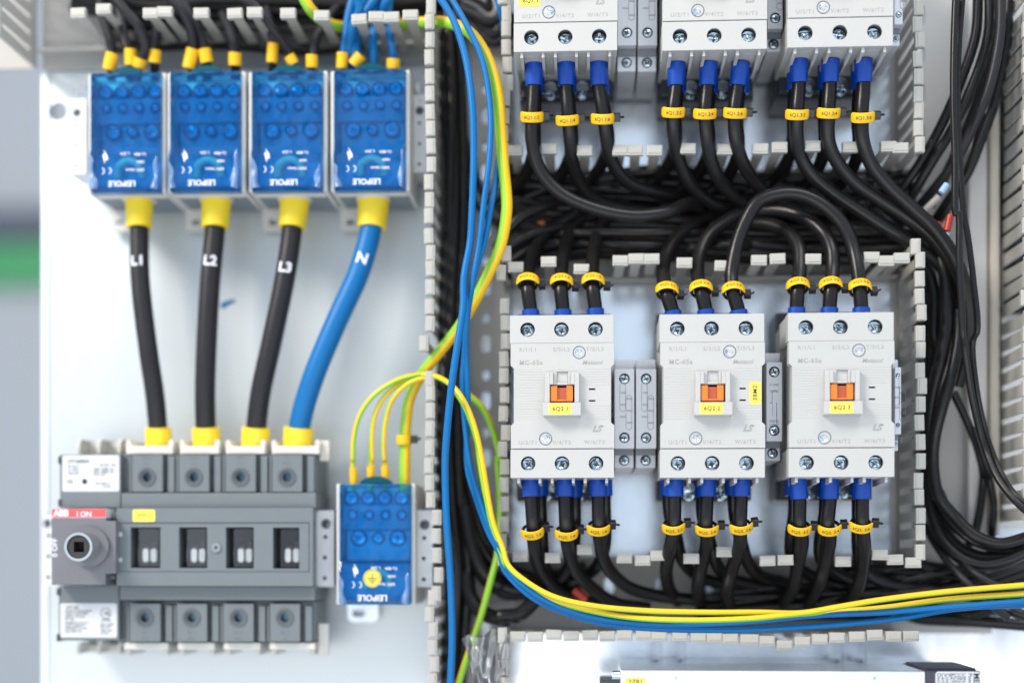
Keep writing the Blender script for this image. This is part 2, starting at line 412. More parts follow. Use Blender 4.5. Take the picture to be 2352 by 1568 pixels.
# top left horizontal channel and the top left vertical duct
dt = duct('horizontal slotted duct above the blue distribution blocks with half its fingers broken out', L0 + 2, xa - 1.5, Z(52, CAPY), Z(-150, CAPY), [(x, Z(0, 108), 14, 7) for x in range(-380, -110, 40)])
A_ = capsat('A1', [(545, 100), (720, 55), (1040, 95), (1155, 85), (1400, 90)]) + capsat('A2', [(70, 100), (195, 80), (440, 90), (690, 105), (940, 135), (1050, 118), (1175, 118), (1300, 110)])
wall(dt, 'x', A_, (L0 + 2, xa - 1.5))
dl = duct('steel-grey slotted duct cut off by the top left corner of the frame', L0 - 34, L0 - 3, Z(132), Z(-200), [])
wall(dl, 'z', [(L0 - 4, Z(118) + i * PITCH) for i in range(9)], (Z(130), Z(-200)), 4.5)
structure(MB().box(W(2218, 0, 100)[0], W(2262, 0, 100)[0], 92, 106.8, Z(1230), 460).build('cabinet_profile', cabg, bevel=1.5))
structure(MB().box(W(2263, 0, 100)[0] + .4, W(2290, 0, 100)[0] - 1, 88, 106.8, Z(1230), 460).build('cabinet_profile', cabw, bevel=2))

# ------------------------------------------------------------------ screws
def screw(m, c, y, r, rot, depth=1.6, mi=0, mj=0):
    """pan head with a cross recess and one slot arm running to the rim"""
    w_ = r * .17; a = r * .62; b = r * .90; e = .28 * r
    cross = [(-w_, -a), (w_, -a), (w_ * 1.15, -e), (e, -w_ * 1.15), (a, -w_), (a, w_), (e, w_ * 1.15), (w_ * 1.15, e), (w_, b), (-w_, b), (-w_ * 1.15, e), (-e, w_ * 1.15), (-a, w_), (-a, -w_), (-e, -w_ * 1.15), (-w_ * 1.15, -e)]
    ca, sa = math.cos(R(rot)), math.sin(R(rot)); cr = [(c[0] + x * ca - z * sa, c[1] + x * sa + z * ca) for x, z in cross]
    n0 = len(m.v); m.shape([seg_circle(c[0], c[1], r * .97, 30), cr], y - .2, y + .9, mi)
    # crown the head: push the outline back, tip it slightly
    tx = math.cos(rot * 7.3) * .07; tz = math.sin(rot * 3.1) * .07
    for i in range(n0, len(m.v)):
        v = m.v[i]; d = math.hypot(v[0] - c[0], v[2] - c[1]) / r
        if v[1] < y + .3: m.v[i] = (v[0], v[1] + .55 * d * d * r * .35 + tx * (v[0] - c[0]) + tz * (v[2] - c[1]), v[2])
    m.cyl(c, r * .93, y + .95, y + depth + .4, 24, mi=mj)
    # sloping facets inside the recess
    for k in range(4):
        t = R(rot + 45 + 90 * k); t2 = R(rot + 90 * k); p = lambda an, q_: (c[0] + math.cos(an) * q_, c[1] + math.sin(an) * q_)
        a1 = p(t2, a); a2 = p(t2 + R(90), a); c0 = p(t, r * .30)
        m.add([(c[0], y + .9, c[1]), (a1[0], y + .55, a1[1]), (c0[0], y + .2, c0[1]), (a2[0], y + .55, a2[1])], [(0, 1, 2), (0, 2, 3)], False, mj)
    return m

# ------------------------------------------------------------------ contactors
KC = 1 / (3.2675 * 1.08844) / (FPX / CAMD)
def cx(x): return (x - 541) * KC
def cz(y): return (753 - y) * KC
_cc = {}
def cpart(root, name, key, fn, m, bevel=0, sub=None):
    if key not in _cc:
        b = fn(); o = b.build(name, m, parent=None, origin=(0, 0, 0)); _cc[key] = o.data; bpy.data.objects.remove(o)
    o = bpy.data.objects.new(name, _cc[key]); C.objects.link(o); o.parent = sub or root; ORI[o.name] = ORI[root.name]
    if bevel:
        b = o.modifiers.new('bevel', 'BEVEL'); b.width = bevel * .001; b.segments = 2; b.limit_method = 'ANGLE'; b.angle_limit = R(50)
    return o
def cover_holes(z_top, z_bot, hz, dx):
    def f():
        m = MB()
        m.shape([[(cx(114 + dx), cz(z_bot)), (cx(958 + dx), cz(z_bot)), (cx(958 + dx), cz(z_top)), (cx(114 + dx), cz(z_top))]] +
                [seg_circle(cx(x + dx), cz(hz), 60 * KC, 32) for x in (258, 535, 812)], 0, 13)
        m.box(cx(118 + dx), cx(954 + dx), 13.2, 46, cz(z_bot - 4), cz(z_top + 4))
        return m
    return f
def ribs_f():
    m = MB()
    for a, b in ((172, 196), (347, 370), (447, 470), (620, 643), (717, 742), (893, 915)):
        vs = [(cx(x), y, z) for x in (a, b) for y, z in ((2, cz(1417)), (2, cz(1458)), (6, cz(1462)), (44, cz(1475)), (44, cz(1417)))]
        m.add(vs, [(0, 1, 2, 3, 4), (9, 8, 7, 6, 5), (0, 5, 6, 1), (1, 6, 7, 2), (2, 7, 8, 3), (3, 8, 9, 4), (4, 9, 5, 0)])
    for a, b in ((196, 347), (470, 620), (742, 893)): m.box(cx(a) + .1, cx(b) - .1, 8, 44, cz(1420), cz(1416) - .02)
    return m
def front_f():
    o = [(120, 319), (962, 319), (965, 490), (939, 517), (939, 968), (966, 992), (966, 1177), (122, 1177), (122, 990), (146, 968), (146, 520), (120, 497)]
    m = MB(); hole = [(cx(443), cz(663)), (cx(641), cz(663)), (cx(641), cz(812)), (cx(443), cz(812))]
    s1 = [(cx(760), cz(688)), (cx(811), cz(688)), (cx(811), cz(703)), (cx(760), cz(703))]
    s2 = [(cx(760), cz(783)), (cx(811), cz(783)), (cx(811), cz(797)), (cx(760), cz(797))]
    m.shape([[(cx(a), cz(b)) for a, b in o], hole, s1, s2], -.4, 8)
    m.box(cx(150), cx(930), 8.2, 40, cz(1170), cz(326))
    for a, b in ((150, 372), (712, 930)):   # fine ribs at both grip fields
        for i in range(20):
            z = cz(528 + i * 21.5)
            if a == 712 and 670 < 528 + i * 21.5 < 815: continue
            m.box(cx(a), cx(b), -.52, -.38, z - .35, z + .35)
    return m
def slider_f():
    m = MB()
    m.box(cx(402), cx(441), -4.5, -.42, cz(812), cz(562)); m.box(cx(643), cx(680), -4.5, -.42, cz(812), cz(562))
    m.box(cx(441.2), cx(470), -4.48, -.42, cz(661), cz(562)); m.box(cx(612), cx(642.8), -4.48, -.42, cz(661), cz(562))
    m.box(cx(470.5), cx(498), -2.2, -.42, cz(661), cz(556)); m.box(cx(588), cx(611.5), -2.2, -.42, cz(661), cz(556))
    m.box(cx(498.5), cx(587.5), -1.0, -.42, cz(640), cz(556)); m.box(cx(498.5), cx(587.5), -2.6, -.42, cz(661), cz(641)) ; m.box(cx(498.5), cx(587.5), -2.6, -.42, cz(555), cz(547))
    return m
def shelf_f():
    m = MB(); vs = []
    for x in (cx(388), cx(694)):
        vs += [(x, -.42, cz(814)), (x, -7.5, cz(814)), (x, -8.2, cz(818)), (x, -8.2, cz(918)), (x, -.42, cz(926))]
    m.add(vs, [(0, 1, 2, 3, 4), (9, 8, 7, 6, 5), (0, 5, 6, 1), (1, 6, 7, 2), (2, 7, 8, 3), (3, 8, 9, 4), (4, 9, 5, 0)])
    return m
def marks_f():
    m = MB(); Y = -.42; s = 3.5
    for t, x, y in (('R/1/L1', 262, 373), ('S/3/L2', 535, 373), ('T/5/L3', 808, 371), ('U/2/T1', 262, 1131), ('V/4/T2', 538, 1131), ('W/6/T3', 805, 1129)):
        m.text(t, cx(x), cz(y), Y, 3.7, .016, sp=1.22)
    m.text('MC-65a', cx(286), cz(478), Y, 4.3, .035, sp=1.16)
    m.text('Metasol', cx(786), cz(480), Y, 4.1, .026, shear=.25, sp=1.04)
    m.text('LS', cx(822), cz(1020), Y, 6.0, .05, shear=.35)
    z = cz(995); m.add([(cx(842), Y - .04, z), (cx(888), Y - .04, z), (cx(868), Y - .04, z - .9), (cx(856), Y - .04, z - .5)], [(0, 1, 2, 3)])
    return m
def button_f():
    m = MB()
    m.box(cx(447), cx(502), -3.2, 6, cz(797), cz(671)); m.box(cx(577), cx(629), -3.2, 6, cz(797), cz(671)); m.box(cx(502), cx(577), -3.19, 6, cz(797), cz(782))
    return m
def base_f():
    m = MB(); m.box(cx(125), cx(955), 46.2, 70, cz(1400), cz(120)); return m
def foot_f():
    m = MB(); m.box(cx(128), cx(952), 70.2, 106, cz(1570), cz(-60)); m.box(cx(150), cx(930), 62, 70, cz(1540), cz(1400) - .1); return m
spots = []
GR = 'three-pole contactors in two rows'
def contactor(px, py, label, sticker, seed, dz=0, extra=None):
    og0 = W(px, py, 0); og = (og0[0], 0, og0[2]); r = random.Random(seed)
    root = empty('contactor', og, label, 'contactor', GR)
    cpart(root, 'housing', 'base', base_f, white, .4); cpart(root, 'mounting_foot', 'foot', foot_f, darkg, 1)
    t = cpart(root, 'terminal_cover', 'tc', cover_holes(90, 316, 206, 0), white, .35)
    b = cpart(root, 'terminal_cover', 'bc', cover_holes(1184, 1416, 1300, 5), white, .35)
    cpart(root, 'hood_ribs', 'ribs', ribs_f, white, .2)
    f = cpart(root, 'front_cover', 'front', front_f, white, .35)
    cpart(root, 'slider_frame', 'slider', slider_f, white, .25); cpart(root, 'shelf', 'shelf', shelf_f, white, .3)
    cpart(root, 'printed_marking', 'marks', marks_f, markm, 0, f)
    bt = cpart(root, 'button', 'button', button_f, orange, .35)
    cpart(root, 'window', 'bwin', lambda: MB().box(cx(502.5), cx(576.5), -1.6, 6, cz(781), cz(684)), oranged, .2, bt)
    cpart(root, 'button_recess', 'brec', lambda: MB().box(cx(443), cx(641), 7.2, 8.1, cz(812), cz(663)).box(cx(758), cx(813), 3, 8.1, cz(800), cz(685)), void)
    def at(name, m, mt, par=root, bevel=0): 
        o = m.build(name, mt, parent=None, origin=(0, 0, 0), bevel=bevel); o.location = (0, 0, 0); o.parent = par; ORI[o.name] = og; return o
    for hz, dx in ((206, 0), (1300, 5)):
        for x in (258, 535, 812):
            m = MB(); c = (cx(x + dx), cz(hz + 4)); c0 = (cx(x + dx), cz(hz))
            m.cyl(c0, 4.93, 1.2, 12.5, 32, mi=1, caps=False); m.cyl(c0, 4.9, 12.4, 12.9, 32, mi=1)  # dark lining paints the shade inside the pale terminal holes
            screw(m, c, 5.6 + r.uniform(-1.6, -.6), 4.5, r.uniform(0, 360), 5)
            s = at('terminal_screw', m, [screwm, darkg], bevel=.22)
    for x, y in ((680, 396), (406, 1098)):
        at('cover_screw', screw(MB().ring((cx(x), cz(y)), 4.35, 3.9, -.6, -.3, mi=1), (cx(x), cz(y)), -.6, 3.85, r.uniform(0, 360), .5, mj=1), [mat('cover_screw_zinc', (.55, .64, .74), .22, metal=1), mat('zinc_recess_shade', (.10, .15, .22), .3, metal=.6)], bevel=.2)  # ring and cross recess get a darker zinc as painted shade
    sk = at('sticker', MB().shape([rrect(cx(433), cz(912), cx(618), cz(821), 1.1)], -8.32, -8.21), yels)
    at('lettering', MB().text(sticker, cx(530), cz(866), -8.35, 3.9, .012, sp=1.12), ink, sk)
    if extra:
        sk = at('sticker', MB().shape([rrect(cx(840), cz(826), cx(934), cz(642), 1.1)], -.62, -.53), yels)
        at('lettering', MB().text(extra, cx(886), cz(733), -.66, 4.1, .012, rot=90, sp=1.1), ink, sk)
    for x in (400, 675):   # foot screws seen between the cables
        at('foot_screw', screw(MB().cyl((cx(x), cz(1470)), 4.6, 61.2, 62), (cx(x), cz(1530)), 59, 4, r.uniform(0, 90), 3), screwm, bevel=.2)
    return root
midc = [((1291.2, 910), '6Q2.1', 'contactor with the 6Q2.1 sticker, left of the middle row', None),
        ((1636.2, 908.6), '6Q2.2', 'contactor with the 6Q2.2 sticker and an upright 3BM2 sticker', '3BM2'),
        ((1932.5, 906.2), '6Q2.3', 'contactor with the 6Q2.3 sticker beside the right duct wall', None)]
CENT = []
for i, (c, s, l, e) in enumerate(midc):
    contactor(*c, l, s, 10 + i, extra=e); CENT.append(c)
topc = [((1298.5, -69 ), '6Q1.1', 'cut-off upper contactor with the edge of a yellow sticker showing'),
        ((1641.0, -73), '6Q1.2', 'cut-off upper contactor above the one marked 6Q2.2'),
        ((1929.5, -81), '6Q1.3', 'cut-off upper contactor above the one marked 6Q2.3')]
for i, (c, s, l) in enumerate(topc):
    rt = contactor(*c, l, s, 20 + i)
    if i == 0:
        a = W(1191, -36, -.6); b = W(1241, 15, -.6)
        sk = MB().shape([rrect(a[0], b[2], b[0], b[2] + 7.6, 1.1)], -.62, -.5).build('sticker', yels, rt)
        MB().text('6Q1.1', (a[0] + b[0]) / 2 + 1, b[2] + 3.9, -.66, 3.9, .012, sp=1.12).build('lettering', ink, sk)

# auxiliary contact blocks
def aux(k, x0, y0, x1, y1, Y, label, diagram=False, scr=None):
    """slim block: stepped profile"""
    a = K(k, x0, y0, Y); b = K(k, x1, y1, Y); xa_, xb_ = a[0], b[0]; zt_, zb_ = a[2], b[2]; h = zt_ - zb_; w_ = xb_ - xa_
    root = empty('auxiliary_contact', ((xa_ + xb_) / 2, 105, (zt_ + zb_) / 2), label, 'contact block', 'slim auxiliary contact blocks')
    m = MB(); m.box(xa_, xb_, Y, 100, zb_ + h * .17, zt_ - h * .1); m.box(xa_ + .2, xb_ - .2, Y + 9, 104, zb_ + .01, zb_ + h * .1699); m.box(xa_ + .2, xb_ - .2, Y + 9, 104, zt_ - h * .0999, zt_)
    m.build('housing', auxm, root, bevel=.5)
    MB().box(xa_ + .6, xb_ - .6, Y + 6.5, Y + 8.9, zb_ + h * .115, zb_ + h * .168).build('terminal_step', auxd, root)
    xm = (xa_ + xb_) / 2
    for f, dy in ((.10 + .09, 0), (.73, 0), (.93, 9)):
        z = zt_ - h * f
        mm = MB().cyl((xm, z), min(3.7, w_ * .36), Y + dy - .05, Y + dy + .2, 20, mi=1)
        screw(mm, (xm, z - .3), Y + dy - .5, min(2.8, w_ * .27), rnd.uniform(0, 90), 1.0); mm.build('terminal_screw', [screwm, void], root, bevel=.15)
    mk = MB()
    if diagram:
        for xx0, zz0, xx1, zz1 in ((.35, .36, .38, .48), (.35, .36, .62, .365), (.2, .475, .35, .48), (.62, .475, .66, .70), (.35, .69, .66, .695), (.38, .48, .4, .6)):
            mk.box(xa_ + w_ * xx0, xa_ + w_ * xx1, Y - .08, Y + .02, zt_ - h * zz1, zt_ - h * zz0)
        for f, t in ((.31, '111NC'), (.37, '121NC'), (.68, '112NC'), (.645, '122NC')): mk.text(t, xm, zt_ - h * f, Y - .02, 2.3, .01)
    else:
        mk.shape([slot(xm - 1.2, zt_ - h * .36, 4.2, 20), slot(xm - 1.2, zt_ - h * .36, 3.7, 19.5)], Y - .08, Y + .01)
        mk.shape([slot(xm + 3.1, zt_ - h * .5, 4.2, 24), slot(xm + 3.1, zt_ - h * .5, 3.7, 23.5)], Y - .1, Y + .01)
        for i in range(6):
            z = zt_ - h * (.32 + i * .055); mk.text('1%dNO' % (i + 1), xm - 1.1 + (i % 2) * 4.2, z, Y - .03, 1.9, .01)
    mk.build('printed_marking', mat('dark_grey_print', (.12, .12, .14), .6), root)
    return root
aux('B1', 968, 440, 1130, 1330, 28, 'slim grey contact block touching the right side of contactor 6Q2.1')
aux('B1', 1143, 440, 1310, 1330, 28, 'slim grey contact block on the left side of contactor 6Q2.2')
aux('B2', 1032, 385, 1162, 1270, 24, 'contact block with a printed circuit diagram between contactors 6Q2.2 and 6Q2.3', True)
aux('B3', 1036, 440, 1088, 1190, 26, 'contact block edge protruding right of contactor 6Q2.3')
aux('A3', 962, -420, 1095, 470, 34, 'left of the two blurred grey contact blocks in the upper row')
aux('A3', 1105, -420, 1240, 470, 34, 'right of the two blurred grey contact blocks in the upper row')
aux('A4', 165, -420, 272, 330, 30, 'blurred contact block between the second and third upper contactors')
aux('A4', 1052, -400, 1112, 290, 30, 'contact block edge right of the last upper contactor')
# din rails of the contactor boxes
for py, lb in ((908, 'steel mounting rail behind the middle contactor row'), (-60, 'steel mounting rail behind the upper contactors')):
    z = Z(py, 100); m = MB()
    m.box(xb + 8, xr - 8, 101.5, 103, z - 13, z + 13); m.box(xb + 8, xr - 8, 96, 97, z + 13.1, z + 17.5); m.box(xb + 8, xr - 8, 96, 97, z - 17.5, z - 13.1)
    m.box(xb + 8, xr - 8, 96, 103, z + 12, z + 13.05); m.box(xb + 8, xr - 8, 96, 103, z - 13.05, z - 12)
    tag(m.build('mounting_rail', steel), lb, 'rail', 'mounting rails')

# ------------------------------------------------------------------ cables
def tie_marker(cab, c, r, tilt, text, spin=0, R_=None, tie=True, half=80, lean=0):
    """yellow marker band bent round the front of a cable + black tie"""
    c = Vector(c); og = ORI[cab.name]
    RR = r + 2.2 if R_ is None else R_
    M = Matrix.Rotation(R(lean), 3, 'Y') @ Matrix.Rotation(R(tilt), 3, 'X') @ Matrix.Rotation(R(spin), 3, 'Z')
    h = 3.45; t = .9; n = 20; vs = []; fs = []
    for i in range(n + 1):
        a = R(-half + 2 * half * i / n)
        e_ = abs(2 * i / n - 1); hh = h * (1 if e_ < .75 else max(.45, math.sqrt(max(0, 1 - ((e_ - .75) / .27) ** 2))))
        for rr, z in ((RR, -hh), (RR, hh), (RR - t, hh), (RR - t, -hh)):
            vs.append(c + M @ Vector((math.sin(a) * rr * 1.06, -math.cos(a) * rr, z)))
    for i in range(n):
        for j in range(4): fs.append((i * 4 + j, i * 4 + (j + 1) % 4, i * 4 + 4 + (j + 1) % 4, i * 4 + 4 + j))
    fs += [(3, 2, 1, 0), (n * 4, n * 4 + 1, n * 4 + 2, n * 4 + 3)]
    mk = MB().add(vs, fs, True).build('marker', yelt, cab, bevel=.5)
    def fn(x, y, z):
        a = x / RR; rr = RR + .06 + z
        return c + M @ Vector((math.sin(a) * rr * 1.06, -math.cos(a) * rr, y))
    MB().text(text, 0, 0, 0, 3.3, .004, fn=fn).build('lettering', ink, mk)
    if tie:
        m = MB(); P = []
        for i in range(25):
            a = 2 * math.pi * i / 24; P.append(c + M @ Vector((math.sin(a) * (RR - 1.4), -math.cos(a) * (RR - 1.4), 0)))
        m.tube(None, 1.2, 6, samples=P, caps=False)
        hc = c + M @ Vector((RR + 2.0, 1.5, 0)); M2 = M
        vs = [hc + M2 @ Vector((x, y, z)) for x in (-2.4, 2.4) for y in (-2.2, 2.2) for z in (-2.8, 2.8)]
        m.add(vs, [(0, 1, 3, 2), (4, 6, 7, 5), (0, 4, 5, 1), (2, 3, 7, 6), (0, 2, 6, 4), (1, 5, 7, 3)])
        m.tube([hc, hc + M @ Vector((3.4, -.6, .3)), hc + M @ Vector((4.6, -1.4, .6))], .9, 6)
        m.build('cable_tie', blackp, cab, bevel=.4)
    return mk
NC = [0]
def cable(pts, r, m, label, cat='cable', name='black_cable', group=None, n=14, sub=7, stripe=None, twist=0):
    b = MB().tube(pts, r, n, sub, stripe=stripe, twist=twist)
    o = b.build(name, m, origin=tuple(pts[0])); tag(o, label, cat, group); NC[0] += 1
    return o
def sleeve(cab, p0, p1, r0, r1, m, name='sleeve'):
    return MB().tube([p0, tuple((a + b) / 2 for a, b in zip(p0, p1)), p1], lambda t: r0 + (r1 - r0) * t, 20, 4).build(name, m, cab)
def off(p, dx=0, dy=0, dz=0): return (p[0] + dx, p[1] + dy, p[2] + dz)
GC = 'black power cables on the contactor terminals'
pole = ['left', 'middle', 'right']
# lower exits of the middle row ------------------------------------------------
low = [
 ('6Q2.1', 'B7', 'B7', [
   [(320, 30, 22), (322, 180, 22), (335, 400, 22), (345, 560, 34), (390, 720, 56), (500, 850, 74), (640, 930, 84), (900, 990, 88)],
   [(572, 30, 22), (572, 180, 22), (580, 400, 22), (596, 570, 34), (660, 740, 54), (790, 870, 72), (960, 975, 84), (1200, 1010, 88)],
   [(815, 30, 22), (820, 180, 22), (825, 400, 22), (838, 560, 34), (900, 720, 54), (1040, 850, 68), (1250, 915, 78), (1560, 950, 84)]],
  [(328, 428, 0), (583, 435, 0), (820, 400, 0)],
  [[(385, 60, 36), (392, 300, 36), (405, 560, 44), (420, 700, 60), (520, 800, 78), (720, 700, 88)], [(640, 60, 36), (645, 300, 36), (640, 520, 44), (600, 700, 62), (480, 830, 80), (380, 900, 88)], [(862, 60, 36), (868, 300, 38), (870, 520, 46), (820, 680, 62), (720, 770, 80), (560, 860, 88)]]),
 ('6Q2.2', 'B7', 'B7', [
   [(1390, 30, 22), (1388, 180, 22), (1382, 400, 22), (1345, 600, 34), (1325, 740, 56), (1350, 870, 74), (1420, 960, 86)],
   [(1632, 30, 22), (1628, 180, 22), (1620, 400, 22), (1625, 520, 34), (1590, 690, 50), (1560, 850, 62), (1580, 980, 84)],
   [(1885, 30, 22), (1882, 180, 22), (1875, 400, 22), (1872, 540, 30), (1815, 720, 48), (1775, 880, 60), (1800, 1010, 84)]],
  [(1378, 390, 0), (1628, 403, 0), (1880, 390, 0)],
  [[(1345, 60, 36), (1350, 300, 38), (1400, 480, 46), (1440, 640, 60), (1560, 770, 76), (1850, 860, 88)], [(1600, 60, 36), (1595, 300, 38), (1640, 480, 46), (1700, 680, 60), (1800, 790, 76), (2050, 850, 88)], [(1828, 60, 36), (1835, 300, 38), (1880, 500, 46), (1930, 660, 60), (2030, 770, 76), (2250, 830, 88)]]),
 ('6Q2.3', 'B8', 'B8', [
   [(398, 30, 22), (412, 200, 22), (412, 390, 22), (432, 510, 30), (400, 690, 46), (368, 850, 60), (290, 970, 84)],
   [(640, 30, 22), (638, 200, 22), (622, 400, 22), (638, 500, 30), (600, 690, 46), (556, 840, 58), (480, 980, 84)],
   [(880, 30, 22), (878, 200, 22), (880, 390, 22), (895, 560, 32), (880, 730, 48), (840, 870, 60), (740, 990, 84)]],
  [(413, 400, 0), (635, 400, 0), (868, 380, 0)],
  [[(370, 60, 38), (375, 300, 40), (350, 480, 46), (360, 640, 56), (520, 780, 76), (760, 860, 90)], [(610, 60, 38), (600, 320, 40), (565, 520, 46), (580, 650, 56), (720, 770, 76), (960, 850, 90)], [(850, 60, 38), (850, 320, 40), (850, 560, 46), (880, 700, 58), (1000, 800, 76), (1300, 860, 90)]]),
]
for nm, k, _, paths, tags, second in low:
    for i in range(3):
        P = path((k, paths[i])); d = ('12', '34', '56')[i][1]
        c = cable(P, 4.75, blackr, 'black cable from the %s bottom terminal of contactor %s with marker %s:%s' % (pole[i], nm, nm, d), group=GC)
        sleeve(c, off(P[0], 0, 0, 4), tuple(Vector(P[1]) + Vector((0, 0, 0))), 6.0, 6.2, sleeveb)
        t = tags[i]; tie_marker(c, K(k, t[0], t[1], 22), 5.2, 36, nm.replace('.', '. ') + ':' + d, R_=7.9, spin=rnd.uniform(-6, 6), lean=rnd.uniform(-5, 3))
        P2 = path((k, second[i]))
        c2 = cable(P2, 4.6, blackr, 'second black cable tucked behind marker %s:%s, bending away into the lower duct' % (nm, d), group='second cables behind the markers')
        sleeve(c2, off(P2[0], 0, 0, 4), K(k, second[i][0][0], 175 + 12 * (i % 2), 36), 5.8, 6.1, sleeveb)
# upper exits of the middle row -----------------------------------------------
ups = [
 ('6Q2.1', 'A7', [
   [(372, 1230, 30), (368, 1160, 30), (345, 980, 30), (352, 830, 42), (395, 680, 58), (450, 560, 70), (580, 430, 80), (760, 330, 88)],
   [(650, 1230, 30), (648, 1160, 30), (632, 980, 30), (636, 800, 42), (665, 620, 58), (720, 480, 72), (840, 380, 84), (1000, 330, 90)],
   [(930, 1230, 30), (928, 1150, 30), (908, 980, 30), (902, 800, 42), (920, 620, 58), (965, 450, 72), (1100, 330, 84), (1250, 280, 90)]],
  [(345, 925), (635, 930), (908, 925)]),
 ('6Q2.2', 'A7', [
   [(1605, 1230, 30), (1595, 1170, 30), (1550, 1030, 30), (1515, 860, 40), (1530, 720, 52), (1600, 570, 62), (1730, 450, 72), (1930, 340, 84), (2100, 300, 90)],
   [(1890, 1230, 30), (1882, 1160, 30), (1848, 1010, 30), (1812, 850, 40), (1825, 690, 50), (1905, 520, 58), (2050, 400, 66), (2230, 300, 74), (2450, 240, 88)],
   None],
  [(1545, 1000), (1842, 985), (2120, 1000)]),
 ('6Q2.3', 'A8', [
   [(440, 1180, 30), (442, 1110, 30), (450, 960, 30), (468, 780, 38), (462, 620, 44), (400, 500, 52), (270, 425, 62), (120, 400, 72), (-100, 420, 88)],
   [(715, 1180, 30), (718, 1110, 30), (728, 960, 30), (745, 780, 36), (735, 620, 40), (660, 470, 48), (500, 350, 56), (330, 295, 64), (130, 300, 74), (-80, 360, 88)],
   None],
  [(452, 935), (727, 930), (972, 945)]),
]
for nm, k, paths, tags in ups:
    for i in range(3):
        d = '135'[i]
        if paths[i] is None: continue
        P = path((k, paths[i]))
        c = cable(P, 5.0, blackr, 'black cable rising from the %s top terminal of contactor %s' % (pole[i], nm), group=GC)
        sleeve(c, P[0], P[1], 6.1, 6.1, sleeveb)
        t = tags[i]; tie_marker(c, K(k, t[0], t[1] + 8, 30), 5.2, -36, nm + ':' + d, R_=7.9, spin=rnd.uniform(-5, 5))
P = path(('A7', [(2175, 1240, 30), (2165, 1165, 30), (2118, 1000, 30), (2105, 850, 34), (2140, 640, 36), (2210, 430, 38), (2330, 230, 38)]),
         ('A8', [(210, 175, 38), (370, 148, 38), (540, 180, 38), (720, 290, 38), (850, 440, 38), (920, 620, 36), (955, 800, 32), (975, 980, 30), (985, 1110, 30), (985, 1190, 30)]))
c = cable(P, 4.9, blackr, 'black cable looping in a high arch from contactor 6Q2.2 over to contactor 6Q2.3', group=GC)
sleeve(c, P[0], P[1], 6.4, 6.2, sleeveb); sleeve(c, P[-2], P[-1], 6.1, 6.3, sleeveb)
tie_marker(c, K('A7', 2120, 1008, 30), 5.2, -36, '6Q2.2:5', R_=7.9); tie_marker(c, K('A8', 972, 955, 30), 5.2, -36, '6Q2.3:5', R_=7.9)
# lower exits of the upper row ------------------------------------------------
topl = [
 ('A3', [
   [(380, 440, 24), (378, 600, 26), (368, 800, 26), (366, 1000, 28), (420, 1190, 32), (560, 1350, 34), (780, 1455, 36), (1060, 1512, 38), (1300, 1490, 44), (1450, 1430, 60), (1600, 1400, 84)],
   [(605, 440, 24), (605, 600, 26), (618, 800, 26), (632, 980, 32), (660, 1180, 48), (760, 1360, 66), (960, 1450, 80), (1250, 1480, 88)],
   [(830, 440, 24), (832, 600, 26), (865, 800, 26), (885, 960, 32), (920, 1120, 44), (1030, 1270, 58), (1220, 1345, 70), (1500, 1390, 84)]],
  [(365, 812), (612, 835), (858, 825)], 'first'),
 ('A3', [
   [(1375, 440, 24), (1372, 600, 26), (1352, 790, 26), (1358, 950, 32), (1400, 1140, 46), (1490, 1310, 60), (1640, 1430, 74), (1850, 1500, 86)],
   [(1600, 440, 24), (1592, 600, 26), (1578, 790, 26), (1590, 980, 32), (1640, 1190, 46), (1750, 1350, 62), (1900, 1440, 76), (2100, 1500, 88)],
   [(1825, 440, 24), (1806, 600, 26), (1782, 790, 26), (1795, 1000, 32), (1860, 1180, 46), (1980, 1330, 62), (2150, 1440, 78), (2350, 1480, 88)]],
  [(1352, 780), (1572, 790), (1785, 785)], 'second'),
 ('A4', [
   [(385, 420, 24), (385, 580, 26), (372, 790, 26), (370, 950, 32), (395, 1090, 40), (480, 1230, 46), (620, 1350, 50), (800, 1470, 52), (1000, 1600, 54), (1200, 1720, 58), (1380, 1860, 66), (1480, 2050, 76), (1500, 2300, 84)],
   [(605, 420, 24), (602, 580, 26), (590, 790, 26), (592, 990, 32), (650, 1130, 38), (770, 1275, 44), (950, 1400, 48), (1150, 1530, 50), (1350, 1700, 54), (1480, 1900, 58), (1540, 2150, 66), (1520, 2450, 76)],
   [(835, 420, 24), (836, 580, 26), (824, 800, 26), (832, 990, 30), (890, 1150, 36), (1010, 1300, 40), (1160, 1440, 42), (1330, 1600, 44), (1470, 1800, 46), (1560, 2050, 52), (1580, 2350, 60), (1500, 2700, 72)]],
  [(370, 795), (590, 785), (830, 815)], 'third'),
]
for k, paths, tags, which in topl:
    for i in range(3):
        P = path((k, paths[i]))
        c = cable(P, 4.8, blackr, 'black cable hanging from the %s bottom terminal of the %s upper contactor' % (pole[i], which), group=GC)
        sleeve(c, P[0], P[1], 6.3, 5.9, sleeveb); 
        t = tags[i]; tie_marker(c, K(k, t[0], t[1], 26), 5.2, 26, '6Q1.%d:%d' % (['first', 'second', 'third'].index(which) + 1, 2 * i + 2), R_=7.9, spin=rnd.uniform(-6, 6), lean=rnd.uniform(-4, 4))
        # companion cable behind
        pp = [(x + (-28 if which == 'third' else 14), y + 26, min(92, Y + 14)) for x, y, Y in paths[i][:4]]
        e = pp[-1]; pp += [(e[0] - 40, e[1] + 150, e[2] + 18), (e[0] - 150, e[1] + 290, 84), (e[0] - 330, e[1] + 380, 92)]
        c2 = cable(path((k, pp)), 4.6, blackr, 'partner cable behind the %s cable of the %s upper contactor, bending left' % (pole[i], which), group='second cables behind the markers')
        sleeve(c2, K(k, *pp[0]), K(k, pp[1][0], pp[1][1] + 30, pp[1][2]), 5.9, 5.9, sleeveb)

